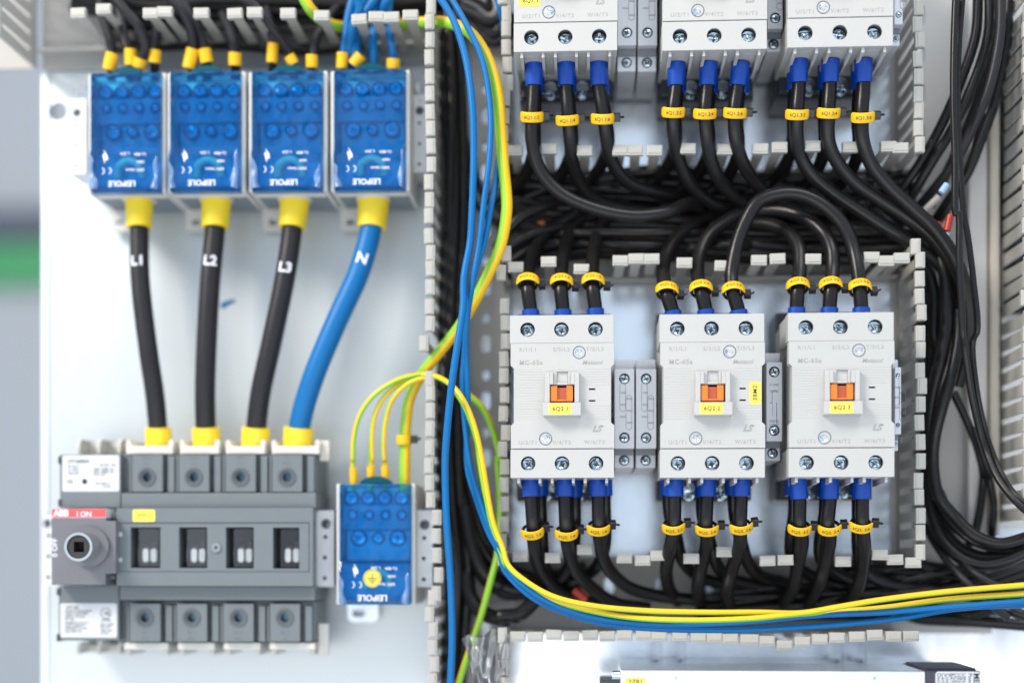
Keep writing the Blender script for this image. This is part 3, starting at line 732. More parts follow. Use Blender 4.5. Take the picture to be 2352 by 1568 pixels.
# bundles of black wires ------------------------------------------------------
def bundle(label, group, guide, count, spread, r, seed, m=blackr, dY=8, name='black_wire'):
    rr = random.Random(seed)
    for i in range(count):
        a = rr.uniform(-1, 1); b = rr.uniform(-1, 1); ph = rr.uniform(0, 6)
        pts = []
        n = len(guide)
        for j, g in enumerate(guide):
            t0 = guide[max(0, j - 1)]; t1 = guide[min(n - 1, j + 1)]
            dx, dy_ = t1[0] - t0[0], t1[1] - t0[1]; L = math.hypot(dx, dy_) or 1
            o = a * spread + rr.uniform(-.28, .28) * spread
            pts.append(W(g[0] - dy_ / L * o, g[1] + dx / L * o, min(101, g[2] + b * dY + rr.uniform(-2, 2))))
        cable(pts, r * rr.uniform(.75, 1.15), m, label, 'wire', name, group, n=10, sub=5)
bundle('black wire in the crowded bundle between the contactor rows', 'bundle between contactor rows',
       [(1150, 470, 94), (1300, 480, 94), (1500, 470, 94), (1700, 480, 94), (1900, 500, 94), (2100, 480, 94)], 34, 66, 4.6, 1, dY=7)
bundle('black wire in the lower crowded bundle between the contactor rows', 'lower bundle between contactor rows',
       [(1150, 600, 92), (1250, 555, 90), (1450, 545, 84), (1700, 555, 84), (1950, 560, 86), (2150, 560, 92)], 20, 36, 4.0, 2, dY=9)
bundle('black wire in the lower duct below the contactors', 'bundle in the lower duct',
       [(1600, 1400, 90), (1800, 1385, 92), (2000, 1385, 92), (2150, 1360, 90), (2360, 1300, 88)], 12, 40, 2.6, 3, dY=8)
bundle('black wire in the lower duct below the contactors', 'bundle in the lower duct',
       [(1880, 1350, 88), (2000, 1335, 90), (2120, 1330, 92), (2360, 1380, 90)], 10, 36, 2.0, 4, dY=8)
bundle('black wire running down the left tall duct', 'black bundle in the left tall duct',
       [(1030, -40, 92), (1045, 200, 92), (1050, 450, 90), (1042, 700, 88), (1035, 900, 80), (1040, 1150, 78), (1060, 1300, 82), (1040, 1620, 90)], 14, 22, 3.2, 5, dY=8)
bundle('black wire in the tangle at the top of the left tall duct', 'black tangle in the left tall duct',
       [(1000, 0, 95), (1080, 30, 96), (1130, 60, 96), (1160, 20, 96)], 8, 40, 3.6, 15, dY=6)
bundle('thin black wire crossing the left tall duct behind the blue wires', 'crossing thin wires',
       [(1030, 150, 98), (1060, 350, 98), (1110, 460, 98), (1180, 520, 98)], 5, 30, 2.0, 16, dY=4)
bundle('black wire in the loop at the foot of the left tall duct', 'black loop at the foot of the left duct',
       [(1045, 900, 86), (1055, 1060, 84), (1075, 1180, 82), (1130, 1290, 84), (1220, 1340, 90), (1330, 1330, 96)], 8, 24, 3.8, 6, dY=7)
bundle('black wire in the dark bundle above the distribution blocks', 'bundle above the distribution blocks',
       [(170, -20, 88), (350, 10, 92), (500, -5, 92), (700, 5, 92), (850, 0, 92), (1020, -10, 92)], 24, 42, 4.0, 7, dY=10)
bundle('black wire in the dark bundle above the distribution blocks', 'bundle above the distribution blocks',
       [(250, 70, 98), (500, 72, 98), (700, 72, 98), (830, 60, 98)], 16, 36, 4.2, 17, dY=4)
bundle('added black wire darkening the gaps of the slotted wall at the right edge', 'added wires darkening the right slotted wall',
       [(2330, 60, 96), (2335, 300, 96), (2340, 500, 96), (2335, 720, 98)], 22, 34, 4.0, 18, dY=5)  # wires added so the gaps between the wall fingers look dark
# individually traced loose cables on the right
tr = [
 ('thin black wire hanging straight down in the upper right', 2.4, [('A4', [(1482, -30, 24), (1470, 300, 24), (1466, 700, 24), (1478, 1100, 24), (1485, 1500, 24)]), ('A8', [(1800, 300, 24), (1810, 700, 24), (1830, 1100, 26), (1840, 1340, 28)]), ('B4', [(690, 350, 32), (760, 800, 40), (850, 1150, 46), (960, 1420, 34), (1100, 1600, 24), (1300, 1780, 16)])]),
 ('thin black wire just right of the straight one, sagging to the lower right', 2.1, [('A4', [(1530, -30, 30), (1500, 400, 32), (1500, 900, 34), (1540, 1500, 34)]), ('A8', [(1880, 500, 34), (1930, 900, 34), (1960, 1300, 36)]), ('B4', [(760, 300, 40), (790, 700, 44), (880, 1100, 50), (1000, 1400, 40), (1110, 1560, 28), (1320, 1740, 20)])]),
 ('outer black cable sweeping from the top right down to the left', 3.6, [('A4', [(1640, -40, 50), (1620, 250, 52), (1520, 560, 56), (1380, 880, 62), (1220, 1160, 70), (1060, 1380, 80), (940, 1520, 90)])]),
 ('black cable second from the left in the upper right sweep', 3.6, [('A4', [(1720, -40, 44), (1710, 250, 46), (1600, 600, 50), (1460, 900, 58), (1300, 1160, 66), (1160, 1400, 78), (1080, 1560, 90)])]),
 ('glossy grey-black cable in the middle of the upper right sweep', 3.4, [('A4', [(1800, -40, 36), (1790, 250, 36), (1720, 600, 38), (1620, 850, 44), (1510, 1080, 54), (1380, 1260, 66), (1240, 1430, 80), (1150, 1560, 90)])]),
 ('rightmost black cable of the upper right sweep', 3.6, [('A4', [(1850, -40, 60), (1840, 300, 60), (1760, 700, 62), (1660, 980, 66), (1560, 1220, 72), (1420, 1420, 80), (1300, 1600, 90)])]),
 ('deep black cable under the upper right sweep', 3.8, [('A4', [(1760, -40, 78), (1740, 300, 78), (1650, 650, 80), (1540, 950, 82), (1400, 1250, 86), (1300, 1450, 92)])]),
 ('black cable lowest in the upper right sweep with a red tag', 3.0, [('A4', [(1680, 800, 70), (1600, 1100, 72), (1500, 1330, 74), (1400, 1500, 80), (1280, 1640, 92)])]),
 ('black cable bowing along the right side of the slotted wall', 4.4, [('A8', [(1280, 240, 70), (1480, 400, 68), (1620, 600, 64), (1690, 850, 60), (1700, 1100, 60)]), ('B4', [(545, 150, 60), (520, 380, 60), (440, 700, 64), (402, 1000, 68), (405, 1280, 70), (450, 1568, 72)]), ('B8', [(1440, 150, 72), (1520, 330, 70), (1680, 480, 64), (1870, 550, 60), (2120, 530, 58)])]),
 ('black cable crossing itself low in the right duct', 4.2, [('B4', [(640, 60, 62), (640, 280, 56), (590, 560, 54), (505, 850, 56), (445, 1100, 60), (435, 1330, 62), (480, 1568, 60)]), ('B8', [(1560, 320, 58), (1720, 470, 52), (1900, 530, 48), (2120, 480, 46)])]),
 ('lowest thick black cable curving out at the lower right', 4.6, [('B8', [(1360, -200, 82), (1365, 60, 80), (1400, 300, 76), (1480, 500, 70), (1620, 640, 62), (1780, 690, 56), (1950, 660, 52), (2120, 580, 50)])]),
 ('second lowest black cable curving out at the lower right', 4.6, [('B8', [(1380, -100, 88), (1400, 180, 84), (1470, 400, 80), (1600, 560, 74), (1770, 630, 68), (1980, 610, 62), (2130, 560, 60)])]),
 ('black cable dropping behind the hole in the right duct floor', 3.0, [('B4', [(600, 720, 70), (700, 930, 74), (790, 1150, 78), (840, 1350, 82)]), ('B8', [(1780, 60, 86), (1760, 250, 86), (1720, 440, 84), (1640, 600, 88)])]),
 ('thin black wire dropping beside the right duct floor', 2.6, [('B4', [(770, 1000, 72), (880, 1350, 76)]), ('B8', [(1830, 60, 80), (1860, 250, 80), (1850, 420, 80), (1840, 560, 86)])]),
 ('grey-black cable angling down towards the earth wires', 2.6, [('B8', [(1300, 300, 94), (1400, 500, 84), (1480, 620, 68), (1570, 730, 54), (1680, 840, 46), (1800, 960, 44), (1960, 1080, 50)])]),
 ('grey-black cable right of it angling down towards the earth wires', 2.6, [('B8', [(1400, 380, 94), (1530, 560, 76), (1620, 660, 62), (1720, 750, 50), (1860, 830, 44), (2000, 880, 42), (2130, 920, 42)])]),
 ('black cable below the blue wires at the right edge', 4.0, [('B8', [(1300, 960, 96), (1500, 1060, 90), (1700, 1060, 80), (1850, 1020, 70), (1980, 1030, 60), (2130, 1080, 56)])]),
 ('flat black cable running to the right edge above the bright plate', 4.4, [('B8', [(1100, 1000, 96), (1280, 1080, 94), (1500, 1100, 86), (1750, 1110, 80), (2130, 1140, 76)])]),
 ('wide black cable lying along the right side of the bundle', 4.6, [('A8', [(1100, 300, 86), (1350, 520, 80), (1530, 760, 78), (1600, 1000, 78), (1600, 1344, 82)]), ('B4', [(470, 350, 84), (420, 700, 86), (380, 1000, 88), (380, 1300, 88), (400, 1600, 88)])]),
 ('black cable deepest beside the slotted wall', 5.0, [('A8', [(1000, 380, 94), (1300, 620, 90), (1500, 860, 88), (1560, 1300, 90)]), ('B4', [(420, 300, 92), (400, 700, 94), (395, 1100, 94), (390, 1600, 94)])]),
 ('black cable filling the gap right of the slotted wall', 5.0, [('A8', [(1460, 500, 92), (1580, 900, 92), (1640, 1300, 92)]), ('B4', [(500, 200, 92), (460, 600, 92), (400, 900, 94)])]),
 ('black cable bending behind the third upper contactor cables', 4.6, [('A4', [(330, 1000, 74), (280, 1200, 84), (150, 1350, 90), (-100, 1420, 94)])]),
 ('glossy black cable slanting at the left end of the cable mass', 4.0, [('A7', [(140, 640, 60), (260, 560, 62), (420, 490, 68), (620, 450, 78), (900, 440, 90)])]),
 ('black cable slanting above it at the left end of the cable mass', 4.0, [('A7', [(160, 480, 66), (280, 360, 66), (420, 290, 70), (560, 240, 78), (760, 180, 90)])]),
 ('straight glossy black cable lying above the raised duct teeth', 3.4, [('A7', [(640, 500, 72), (900, 488, 66), (1300, 492, 64), (1700, 490, 70), (2100, 500, 84)])]),
 ('second straight glossy black cable closer to the duct teeth', 3.4, [('A7', [(600, 580, 76), (900, 585, 70), (1250, 600, 66), (1560, 605, 70), (1900, 640, 84)])]),
 ('short glossy black cable at the right of the duct teeth', 3.2, [('A7', [(1850, 610, 74), (2000, 600, 66), (2200, 600, 70)]), ('A8', [(140, 560, 84)])]),
 ('thick black cable hooking round at the foot of the left tall duct', 5.6, [('B6', [(985, 900, 80), (1010, 1050, 76), (1100, 1150, 70), (1220, 1180, 66)]), ('B7', [(90, 1075, 64), (220, 1060, 64), (320, 980, 68), (370, 880, 76), (350, 780, 88)])]),
 ('thick black cable bulging out above the hooked one', 5.0, [('B6', [(975, 500, 74), (1010, 700, 72), (1080, 880, 70), (1180, 980, 72)]), ('B7', [(60, 830, 74), (200, 880, 78), (380, 880, 84), (520, 820, 92)])]),
 ('black cable under the bulging one beside the lower duct', 5.0, [('B6', [(980, 640, 84), (1030, 820, 82), (1120, 960, 82), (1200, 1010, 84)]), ('B7', [(120, 900, 86), (260, 900, 90), (420, 860, 94)])]),
]
for lb, r, segs in tr:
    cable(path(*segs), r, blackr if 'grey' not in lb else blackd, lb, name='black_cable')
# identification tags on loose cables
def loosetag(k, a, b, r, m, label, name='cable_tag'):
    tag(MB().tube([K(k, *a), K(k, *[(p + s) / 2 for p, s in zip(a, b)]), K(k, *b)], r, 14, 3).build(name, m), label, 'cable tag')
loosetag('A8', (1735, 330, 44), (1705, 460, 44), 2.5, redt, 'small red tag on the cables at the upper right')
loosetag('A8', (1700, 480, 44), (1690, 545, 44), 2.2, mat('pale_blue_tag', (.35, .55, .8), .35), 'pale blue tag below the small red tag')
loosetag('A8', (1705, 70, 44), (1655, 140, 44), 2.3, MATS['pale_blue_tag'], 'pale blue tag above the small red tag')
loosetag('A8', (1640, 390, 60), (1630, 440, 60), 2.2, redt, 'tiny second red tag left of the brighter one')
loosetag('A8', (1640, 170, 60), (1510, 300, 64), 2.6, mat('tan_sheath', (.42, .38, .34), .4), 'bare grey cable end at the upper right')
loosetag('B7', (640, 870, 70), (730, 950, 70), 3.3, redt, 'red tag under the middle cable of contactor 6Q2.1')
loosetag('A7', (430, 430, 84), (490, 425, 84), 3.0, mat('brown_tag', (.3, .07, .02), .5), 'tiny brown tag in the shadowed cable mass')

# four heavy feeder cables ----------------------------------------------------
feed = [('L1', [(320, 450, 72), (320, 525, 70), (322, 640, 66), (340, 800, 64), (356, 910, 66), (363, 990, 70), (365, 1040, 72)], blackd, 6.9, (319, 598), (.1)),
        ('L2', [(497, 450, 72), (494, 525, 70), (483, 640, 66), (474, 800, 64), (471, 910, 66), (473, 990, 70), (476, 1040, 72)], blackd, 7.4, (484, 606), 0),
        ('L3', [(677, 450, 72), (671, 525, 70), (656, 630, 66), (625, 780, 64), (599, 900, 66), (588, 990, 70), (586, 1040, 72)], blackd, 7.4, (653, 616), 0),
        ('N', [(858, 450, 72), (854, 515, 70), (826, 620, 66), (772, 740, 62), (722, 860, 62), (694, 950, 66), (686, 1000, 70), (684, 1040, 72)], bluew, 7.9, (828, 598), 0)]
for nm, pts, m, r, tp, _ in feed:
    P = [W(*p) for p in pts]
    lab = ('thick blue feeder cable marked N' if nm == 'N' else 'thick black feeder cable marked ' + nm) + ' between distribution block and disconnector'
    c = cable(P, r, m, lab, name='feeder_cable', group='four feeder cables', n=24, sub=10)
    a = W(pts[0][0], 461, 72); b = W(pts[1][0], 524, 70); sleeve(c, a, b, r * 1.48, r * 1.32, yel)
    a = W(pts[-2][0] , 981, 69); b = W(pts[-1][0], 1032, 72); sleeve(c, a, b, r * 1.36, r * 1.40, yel)
    # lettering bent round the cable
    S = spline(P, 10); z = W(*tp, 64)[2]; i = min(range(len(S)), key=lambda i: abs(S[i].z - z)); cc = S[i]; T = (S[i + 1] - S[i - 1]).normalized()
    up = -T; side = Vector((1, 0, 0)); side = (side - up * side.dot(up)).normalized(); fw = Vector((0, -1, 0)); 
    def fn(x, y, zz, cc=cc, up=up, side=side, fw=fw, r=r):
        a = (x + .6) / r; q_ = r + .4 + zz; return cc + side * (math.sin(a) * q_) + fw * (math.cos(a) * q_) + up * y
    MB().text(nm, 0, 0, 0, 10 if nm != 'N' else 11, .03, fn=fn).build('lettering', inkw, c)

# blue and earth wires --------------------------------------------------------
GB = 'blue neutral wires'; GE = 'green-yellow earth wires'
bl = [
 ('blue wire nearest the left duct wall running to the bottom edge', 2.5, [('A2', [(1480, -60, 20), (1600, 130, 18), (1685, 380, 16), (1735, 700, 14), (1748, 1050, 14), (1735, 1500, 14)]), ('A6', [(1388, 250, 14), (1350, 470, 12), (1345, 650, 10), (1310, 880, 8), (1272, 1150, 8), (1240, 1500, 10)]), ('B6', [(855, 250, 12), (862, 560, 14), (888, 950, 18), (897, 1300, 22), (885, 1620, 26)])]),
 ('blue wire curving along the yellow-green cable and into the lower duct', 2.1, [('A2', [(1560, -60, 24), (1690, 160, 20), (1810, 430, 18), (1865, 780, 16), (1858, 1100, 14), (1815, 1450, 14)]), ('A6', [(1440, 280, 14), (1405, 480, 14), (1372, 700, 22), (1352, 950, 30), (1342, 1100, 34), (1358, 1350, 34)]), ('B6', [(1010, 260, 30), (1075, 480, 26), (1150, 680, 22), (1215, 790, 18)]), ('B7', [(160, 730, 14), (330, 890, 10), (560, 1010, 10), (880, 1095, 12), (1350, 1128, 12), (1900, 1112, 12)]), ('B8', [(550, 1062, 12), (1050, 1040, 12), (1550, 1000, 12), (2120, 955, 14)])]),
 ('blue wire emerging from behind the contactor duct wall', 2.1, [('A2', [(1925, 1090, 30), (1890, 1350, 24)]), ('A6', [(1510, 60, 20), (1475, 250, 18), (1410, 470, 18), (1365, 760, 20), (1368, 1000, 30), (1375, 1250, 34)]), ('B6', [(990, 260, 36), (1040, 440, 32), (1120, 660, 28), (1190, 790, 24)]), ('B7', [(120, 720, 22), (330, 930, 18), (620, 1060, 18), (900, 1130, 18), (1300, 1165, 18), (1800, 1172, 18)]), ('B8', [(250, 1160, 18), (700, 1130, 18), (1150, 1085, 18), (1600, 1010, 18), (2120, 985, 18)])]),
 ('blue wire end poking up beside the first upper contactor', 2.6, [('A2', [(1900, -60, 44), (1935, 60, 44), (1960, 180, 52), (1975, 400, 70)])]),
 ('left blue wire dropping into the fourth distribution block', 3.2, [('A2', [(920, -60, 60), (870, 130, 60), (852, 300, 60), (830, 440, 62), (825, 540, 66)])]),
 ('thick blue wire dropping beside it into the fourth distribution block', 4.0, [('A2', [(1000, -60, 66), (930, 130, 62), (905, 260, 60), (925, 390, 60), (940, 500, 66)])]),
 ('blue wire crossing over the other wires above the fourth distribution block', 3.4, [('A2', [(900, -60, 40), (950, 60, 44), (900, 200, 50), (880, 330, 58), (880, 480, 66)])]),
 ('blue wire third from the left above the fourth distribution block', 3.4, [('A2', [(1050, -60, 70), (1050, 120, 68), (1045, 300, 64), (1050, 500, 66)])]),
 ('rightmost blue wire dropping into the fourth distribution block', 3.0, [('A2', [(1170, -60, 66), (1150, 80, 66), (1160, 240, 64), (1185, 400, 62), (1190, 520, 66)])]),
 ('blue wire slanting at the top above the fourth distribution block', 3.6, [('A2', [(1100, -60, 56), (1030, 40, 58), (960, 160, 62), (930, 330, 70), (930, 480, 78)])]),
 ('blue wire arching over the broken duct fingers', 3.4, [('A2', [(1190, -60, 50), (1130, 30, 54), (1110, 140, 62), (1060, 250, 74), (1030, 400, 84)])]),
]
for lb, r, segs in bl: cable(path(*segs), r, bluew, lb, 'wire', 'blue_wire', GB)
gy = [
 ('thick green-yellow cable sweeping from the top into the small distribution block', 4.0, .03, .0, [('A2', [(530, -80, 40), (600, 60, 44), (700, 150, 56), (830, 190, 70), (1000, 180, 76), (1250, 170, 76), (1400, 160, 60), (1560, 160, 44), (1720, 230, 34), (1840, 400, 28), (1915, 650, 24), (1935, 900, 24), (1955, 1150, 22), (1975, 1350, 22)]), ('A6', [(1608, 60, 22), (1575, 260, 24), (1500, 440, 28), (1410, 620, 34), (1310, 780, 42), (1190, 930, 48), (1090, 1060, 54), (1025, 1190, 58), (1000, 1350, 60), (995, 1500, 60)]), ('B6', [(615, 100, 60), (610, 260, 60), (610, 420, 62)])]),
 ('leftmost thin earth wire arching down to the small distribution block', 1.75, .50, 0, [('A6', [(1180, 1050, 44), (1080, 1052, 44), (960, 1080, 44), (820, 1165, 44), (730, 1280, 46), (688, 1420, 50), (680, 1568, 54)]), ('B6', [(297, 120, 56), (296, 300, 60), (300, 420, 64)])]),
 ('middle thin earth wire arching down to the small distribution block', 1.75, .95, 0, [('A6', [(1160, 1055, 48), (1080, 1060, 48), (990, 1090, 48), (880, 1175, 48), (815, 1290, 50), (795, 1430, 52), (798, 1568, 56)]), ('B6', [(405, 100, 58), (405, 260, 60), (405, 420, 64)])]),
 ('rightmost thin earth wire arching down to the small distribution block', 1.75, .95, 0, [('A6', [(1165, 1075, 40), (1090, 1075, 40), (1000, 1115, 42), (915, 1210, 46), (878, 1330, 50), (866, 1450, 52), (870, 1568, 56)]), ('B6', [(478, 100, 58), (488, 240, 60), (495, 400, 64)])]),
 ('upper green-yellow wire lying over the lower duct and off to the right', 1.95, .93, .0, [('A6', [(1100, 1050, 40), (1190, 1065, 34), (1290, 1130, 24), (1360, 1230, 18), (1415, 1370, 16)]), ('B6', [(1075, 200, 16), (1108, 400, 16), (1150, 610, 16), (1200, 740, 14)]), ('B7', [(150, 690, 10), (290, 815, 6), (480, 920, 4), (740, 985, 4), (1120, 1025, 6), (1600, 1040, 8), (2023, 1040, 8)]), ('B8', [(420, 1045, 6), (700, 1000, 6), (1000, 950, 6), (1500, 888, 8), (2120, 835, 10)])]),
 ('second green-yellow wire lying just below the upper one across the lower duct', 1.95, .95, .0, [('A6', [(1300, 1150, 34), (1370, 1270, 28), (1430, 1460, 26)]), ('B6', [(1060, 200, 24), (1095, 400, 22), (1140, 610, 22), (1190, 760, 20)]), ('B7', [(135, 690, 18), (280, 840, 12), (480, 950, 10), (720, 1020, 10), (1080, 1080, 8), (1500, 1098, 4), (1960, 1085, 2)]), ('B8', [(300, 1062, 4), (600, 1038, 12), (1000, 1010, 14), (1500, 945, 14), (2120, 900, 14)])]),
 ('green-yellow wire passing behind the contactor duct and out of the bottom edge', 2.4, .1, .3, [('A6', [(1370, 1170, 50), (1460, 1250, 54), (1530, 1400, 60), (1570, 1568, 66)]), ('B6', [(1175, 200, 70), (1190, 500, 74), (1172, 780, 66), (1130, 950, 60), (1060, 1200, 56), (975, 1450, 50), (920, 1620, 50)])]),
]
for lb, r, st, tw, segs in gy:
    o = cable(path(*segs), r, [gyy, gyg], lb, 'wire', 'earth_wire', GE, n=20, sub=8, stripe=st, twist=tw)
    if 'thick' in lb:
        tie_marker(o, K('B6', 605, 92, 58), 4.2, 8, '', R_=5.4, half=70)
# yellow ferrule on the thin earth wires
for x, y in ((300, 300), (405, 285), (492, 285)):
    tag(MB().tube([K('B6', x, y - 35, 58), K('B6', x, y, 59), K('B6', x + 2, y + 60, 60)], 2.9, 14, 3).build('ferrule', yelt), 'yellow ferrule on the %s thin earth wire above the small block' % {300: 'left', 405: 'middle', 492: 'right'}[x], 'ferrule', 'yellow ferrules')
# black wires into the distribution blocks with yellow marker sleeves
fw = [('A1', [(690, -60, 80), (730, 150, 70), (770, 280, 62), (785, 400, 60), (780, 560, 68)], (785, 372, 760, 490), 'far left of block one', 3.4),
      ('A1', [(800, -60, 70), (850, 150, 70), (880, 300, 62), (915, 420, 60), (910, 560, 68)], (915, 345, 915, 460), 'second from the left of block one', 3.4),
      ('A1', [(760, -60, 44), (880, 80, 44), (980, 200, 46), (1020, 340, 52), (970, 460, 60), (960, 560, 70)], (985, 410, 970, 475), 'curving over block one', 3.6),
      ('A1', [(1090, 60, 84), (1100, 230, 70), (1085, 400, 62), (1085, 560, 70)], (1085, 350, 1080, 440), 'right of block one', 3.4),
      ('A1', [(1120, -60, 40), (1260, 60, 42), (1340, 230, 50), (1350, 400, 60), (1340, 560, 70)], (1350, 345, 1320, 480), 'left of block two', 3.6),
      ('A1', [(1230, -60, 52), (1320, 100, 52), (1400, 250, 56), (1440, 400, 60), (1450, 560, 70)], (1430, 345, 1450, 440), 'middle of block two', 3.6),
      ('A1', [(1560, 100, 84), (1620, 250, 70), (1645, 400, 60), (1650, 560, 70)], (1645, 370, 1645, 460), 'right of block two', 3.6),
      ('A2', [(300, 60, 84), (330, 220, 72), (340, 380, 60), (335, 560, 70)], (343, 305, 335, 440), 'left of block three', 3.0),
      ('A2', [(60, -30, 40), (210, 40, 40), (330, 190, 44), (420, 310, 52), (475, 410, 60), (490, 560, 70)], (455, 390, 490, 450), 'long and curving over block three', 3.0),
      ('A2', [(860, -20, 90), (740, 110, 76), (650, 270, 66), (625, 420, 60), (615, 560, 70)], (615, 385, 615, 475), 'right of block three', 3.2),
      ('A2', None, (828, 370, 825, 480), 'left over block four', 3.0), ('A2', None, (960, 385, 905, 455), 'middle over block four', 3.4), ('A2', None, (1185, 410, 1185, 480), 'right over block four', 3.8)]
for k, pts, (ax, ay, bx_, by), lb, r in fw:
    if pts: 
        c = cable(path((k, pts)), r, blackd, 'black wire going into the top, ' + lb, 'wire', 'black_wire', 'black wires into the distribution blocks')
        sleeve(c, K(k, ax, ay, 56), K(k, bx_, by, 58), r + 1.1, r + 1.0, yelt, 'marker')
    else:
        tag(MB().tube([K(k, ax, ay, 56), K(k, (ax + bx_) / 2, (ay + by) / 2, 57), K(k, bx_, by, 58)], r + 1, 16, 3).build('wire_marker', yelt), 'yellow marker sleeve on the blue wires, ' + lb, 'wire marker', 'yellow sleeves on blue wires')

# ------------------------------------------------------------------ distribution blocks
KB = 1 / (2.8 * 1.08844) / (FPX / (CAMD + 46))
def bxx(x): return (x - 880) * KB
def bzz(y): return (925 - y) * KB
def dist_block(px, py, label, earth=False, gap=True, seed=0, feedx=0, earx=0):
    o0 = W(px, py, 46); og = (o0[0], 46, o0[2]); rr = random.Random(seed)
    root = empty('distribution_block', og, label, 'distribution block', 'blue covered distribution blocks')
    def at(name, m, mt, par=root, bevel=0, seg=2):
        m.v = [(v[0], v[1] - 46, v[2]) for v in m.v]
        o = m.build(name, mt, parent=None, origin=(0, 0, 0), bevel=bevel, seg=seg); o.location = (0, 0, 0); o.parent = par; ORI[o.name] = og; return o
    m = MB()
    m.box(bxx(600), bxx(628), 49, 106, bzz(1350), bzz(497)); m.box(bxx(1133), bxx(1162), 49, 106, bzz(1350), bzz(497))
    at('shaded_inner_floor', MB().box(bxx(628.3), bxx(1132.7), 66.1, 106, bzz(1349), bzz(498)), mat('shaded_inner_floor', (.16, .2, .24), .5))  # floor coloured dark to paint the shade between terminals
    m.box(bxx(628.2), bxx(1132.8), 56, 66, bzz(1350), bzz(1060))
    m.box(bxx(628.2), bxx(1132.8), 60, 66, bzz(820), bzz(640)); 
    at('housing', m, whiteb, bevel=.8)
    def rel(px_, py_, Y): p = W(px_, py_, Y); return (p[0] - og[0], Y, p[2] - og[2])
    if not earth:
        a, b, c_ = rel(feedx, 436, 72), rel(feedx, 452, 72), rel(feedx, 462, 72)
        at('cable_collar', MB().tube([a, b, c_], lambda t: 13.8 - 1.4 * t, 30, 3), whiteb)
        a, b, h_ = rel(earx - 24, 531, 100), rel(earx + 26, 470, 100), rel(earx, 511, 100)
        at('mounting_ear', MB().shape([rrect(a[0], a[2], b[0], b[2], 3), slot(h_[0], h_[2], 6.5, 4)], 100, 104), whiteb, bevel=.4)
    else:
        a, b, h_ = rel(798, 1428, 100), rel(869, 1370, 100), rel(824, 1408, 100)
        at('mounting_ear', MB().shape([rrect(a[0], a[2], b[0], b[2], 5), slot(h_[0], h_[2], 10, 5.5)], 100, 104), MATS['galvanised_steel'], bevel=.4)
    # terminal bars and screws below the cover
    at('terminal_bar', MB().box(bxx(650), bxx(1112), 64.5, 65.9, bzz(1040), bzz(826)).box(bxx(650), bxx(1112), 64.2, 65.9, bzz(636), bzz(520)), brass, bevel=.4)
    for row, (y, xs, r, Y) in enumerate(((595, (690, 810, 930, 1050), 3.9, 58), (715, (700, 818, 938, 1055), 2.3, 57), (880, (740, 880, 1020), 4.6, 60))):
        for x in xs:
            m = MB(); rad = r if not (row == 2 and x == 880) else 3
            screw(m, (bxx(x), bzz(y)), Y, rad, rr.uniform(0, 90), 6); m.ring((bxx(x), bzz(y)), rad + 1.4, rad + .25, Y + 1, Y + 7, mi=1)
            at('terminal_screw', m, [steel, darkg])
    # cover
    m = MB(); vs = []
    prof = [(500, 47), (508, 44.5), (1040, 44.5), (1110, 41.5), (1330, 41.5), (1352, 46), (1352, 55), (500, 55)]
    xs = (628.5, 1132.5)
    for x in xs: vs += [(bxx(x), Y, bzz(y)) for y, Y in prof]
    n = len(prof); m.add(vs, [tuple(range(n)), tuple(reversed(range(n, 2 * n)))] + [(i, n + i, n + (i + 1) % n, (i + 1) % n) for i in range(n)])
    cv = at('cover', m, bluec, bevel=1.3, seg=3)
    for s_, x_ in ((-1, 634), (1, 1126)):   # curled transparent corners of the cover
        m = MB(); n = 10; vs = []; ws = rr.uniform(.5, 1.05) * (1 if s_ < 0 else .75); hs = rr.uniform(150, 270); ph = rr.uniform(0, 6)
        for a_ in range(n + 1):
            for b_ in range(6):
                v = a_ / n; u = b_ / 5; wd = 70 * ws * (1 - v) ** .7 + 6 + 9 * math.sin(v * 9 + ph)
                vs.append((bxx(x_ - s_ * u * wd), 40.9 - 2.4 * (1 - v) * math.sin(u * 3.0) - .8 * math.sin(v * 7 + u * 3), bzz(1352 - hs * v - u * 14)))
        m.add(vs, [(a_ * 6 + b_, a_ * 6 + b_ + 1, a_ * 6 + 7 + b_, a_ * 6 + 6 + b_) for a_ in range(n) for b_ in range(5)], True)
        at('curled_corner', m, MATS['blue_film'], cv)
    at('inner_ridge', MB().tube([(bxx(800), 53, bzz(1230)), (bxx(815), 51, bzz(1150)), (bxx(890), 50, bzz(1115)), (bxx(960), 51, bzz(1150)), (bxx(975), 53, bzz(1230))], 2.6, 10), whiteb)
    # arch-shaped latch at the top edge
    pts = [(bxx(770), bzz(500))] + [(bxx(880 + 115 * math.cos(R(180 - a))), bzz(500 - 55 * math.sin(R(a)))) for a in range(0, 181, 15)] + [(bxx(990), bzz(500))]
    at('latch', MB().shape([pts], 50, 56), teal, bevel=.5)
    # print on the cover (block is mounted upside down)
    m = MB(); Yp = 41.35
    bolt = [(745, 1160), (728, 1090), (745, 1096), (738, 1060), (765, 1105), (768, 1135), (752, 1128)]
    m.shape([[(bxx(a), bzz(b)) for a, b in bolt]], Yp - .08, Yp)
    for cx_ in (768, 718):
        arc = [(bxx(cx_) + 2.6 * math.cos(R(a)), bzz(1210) + 2.6 * math.sin(R(a))) for a in range(-70, 71, 14)]
        arc2 = [(bxx(cx_) + 2.0 * math.cos(R(a)), bzz(1210) + 2.0 * math.sin(R(a))) for a in range(70, -71, -14)]
        m.shape([arc + arc2], Yp - .08, Yp)
    m.text('LEIPOLE', bxx(868), bzz(1300), Yp, 6.0 if earth else 5.6, .02, rot=180)
    for j, (t, x) in enumerate((('L 25A', 890), ('Cu 80A', 1000), ('160A', 1005), ('500V', 1000), ('16mm', 930))):
        m.text(t, bxx(x), bzz((1090, 1095, 1150, 1205, 1205)[j]), Yp, 2.8, .01, rot=180)
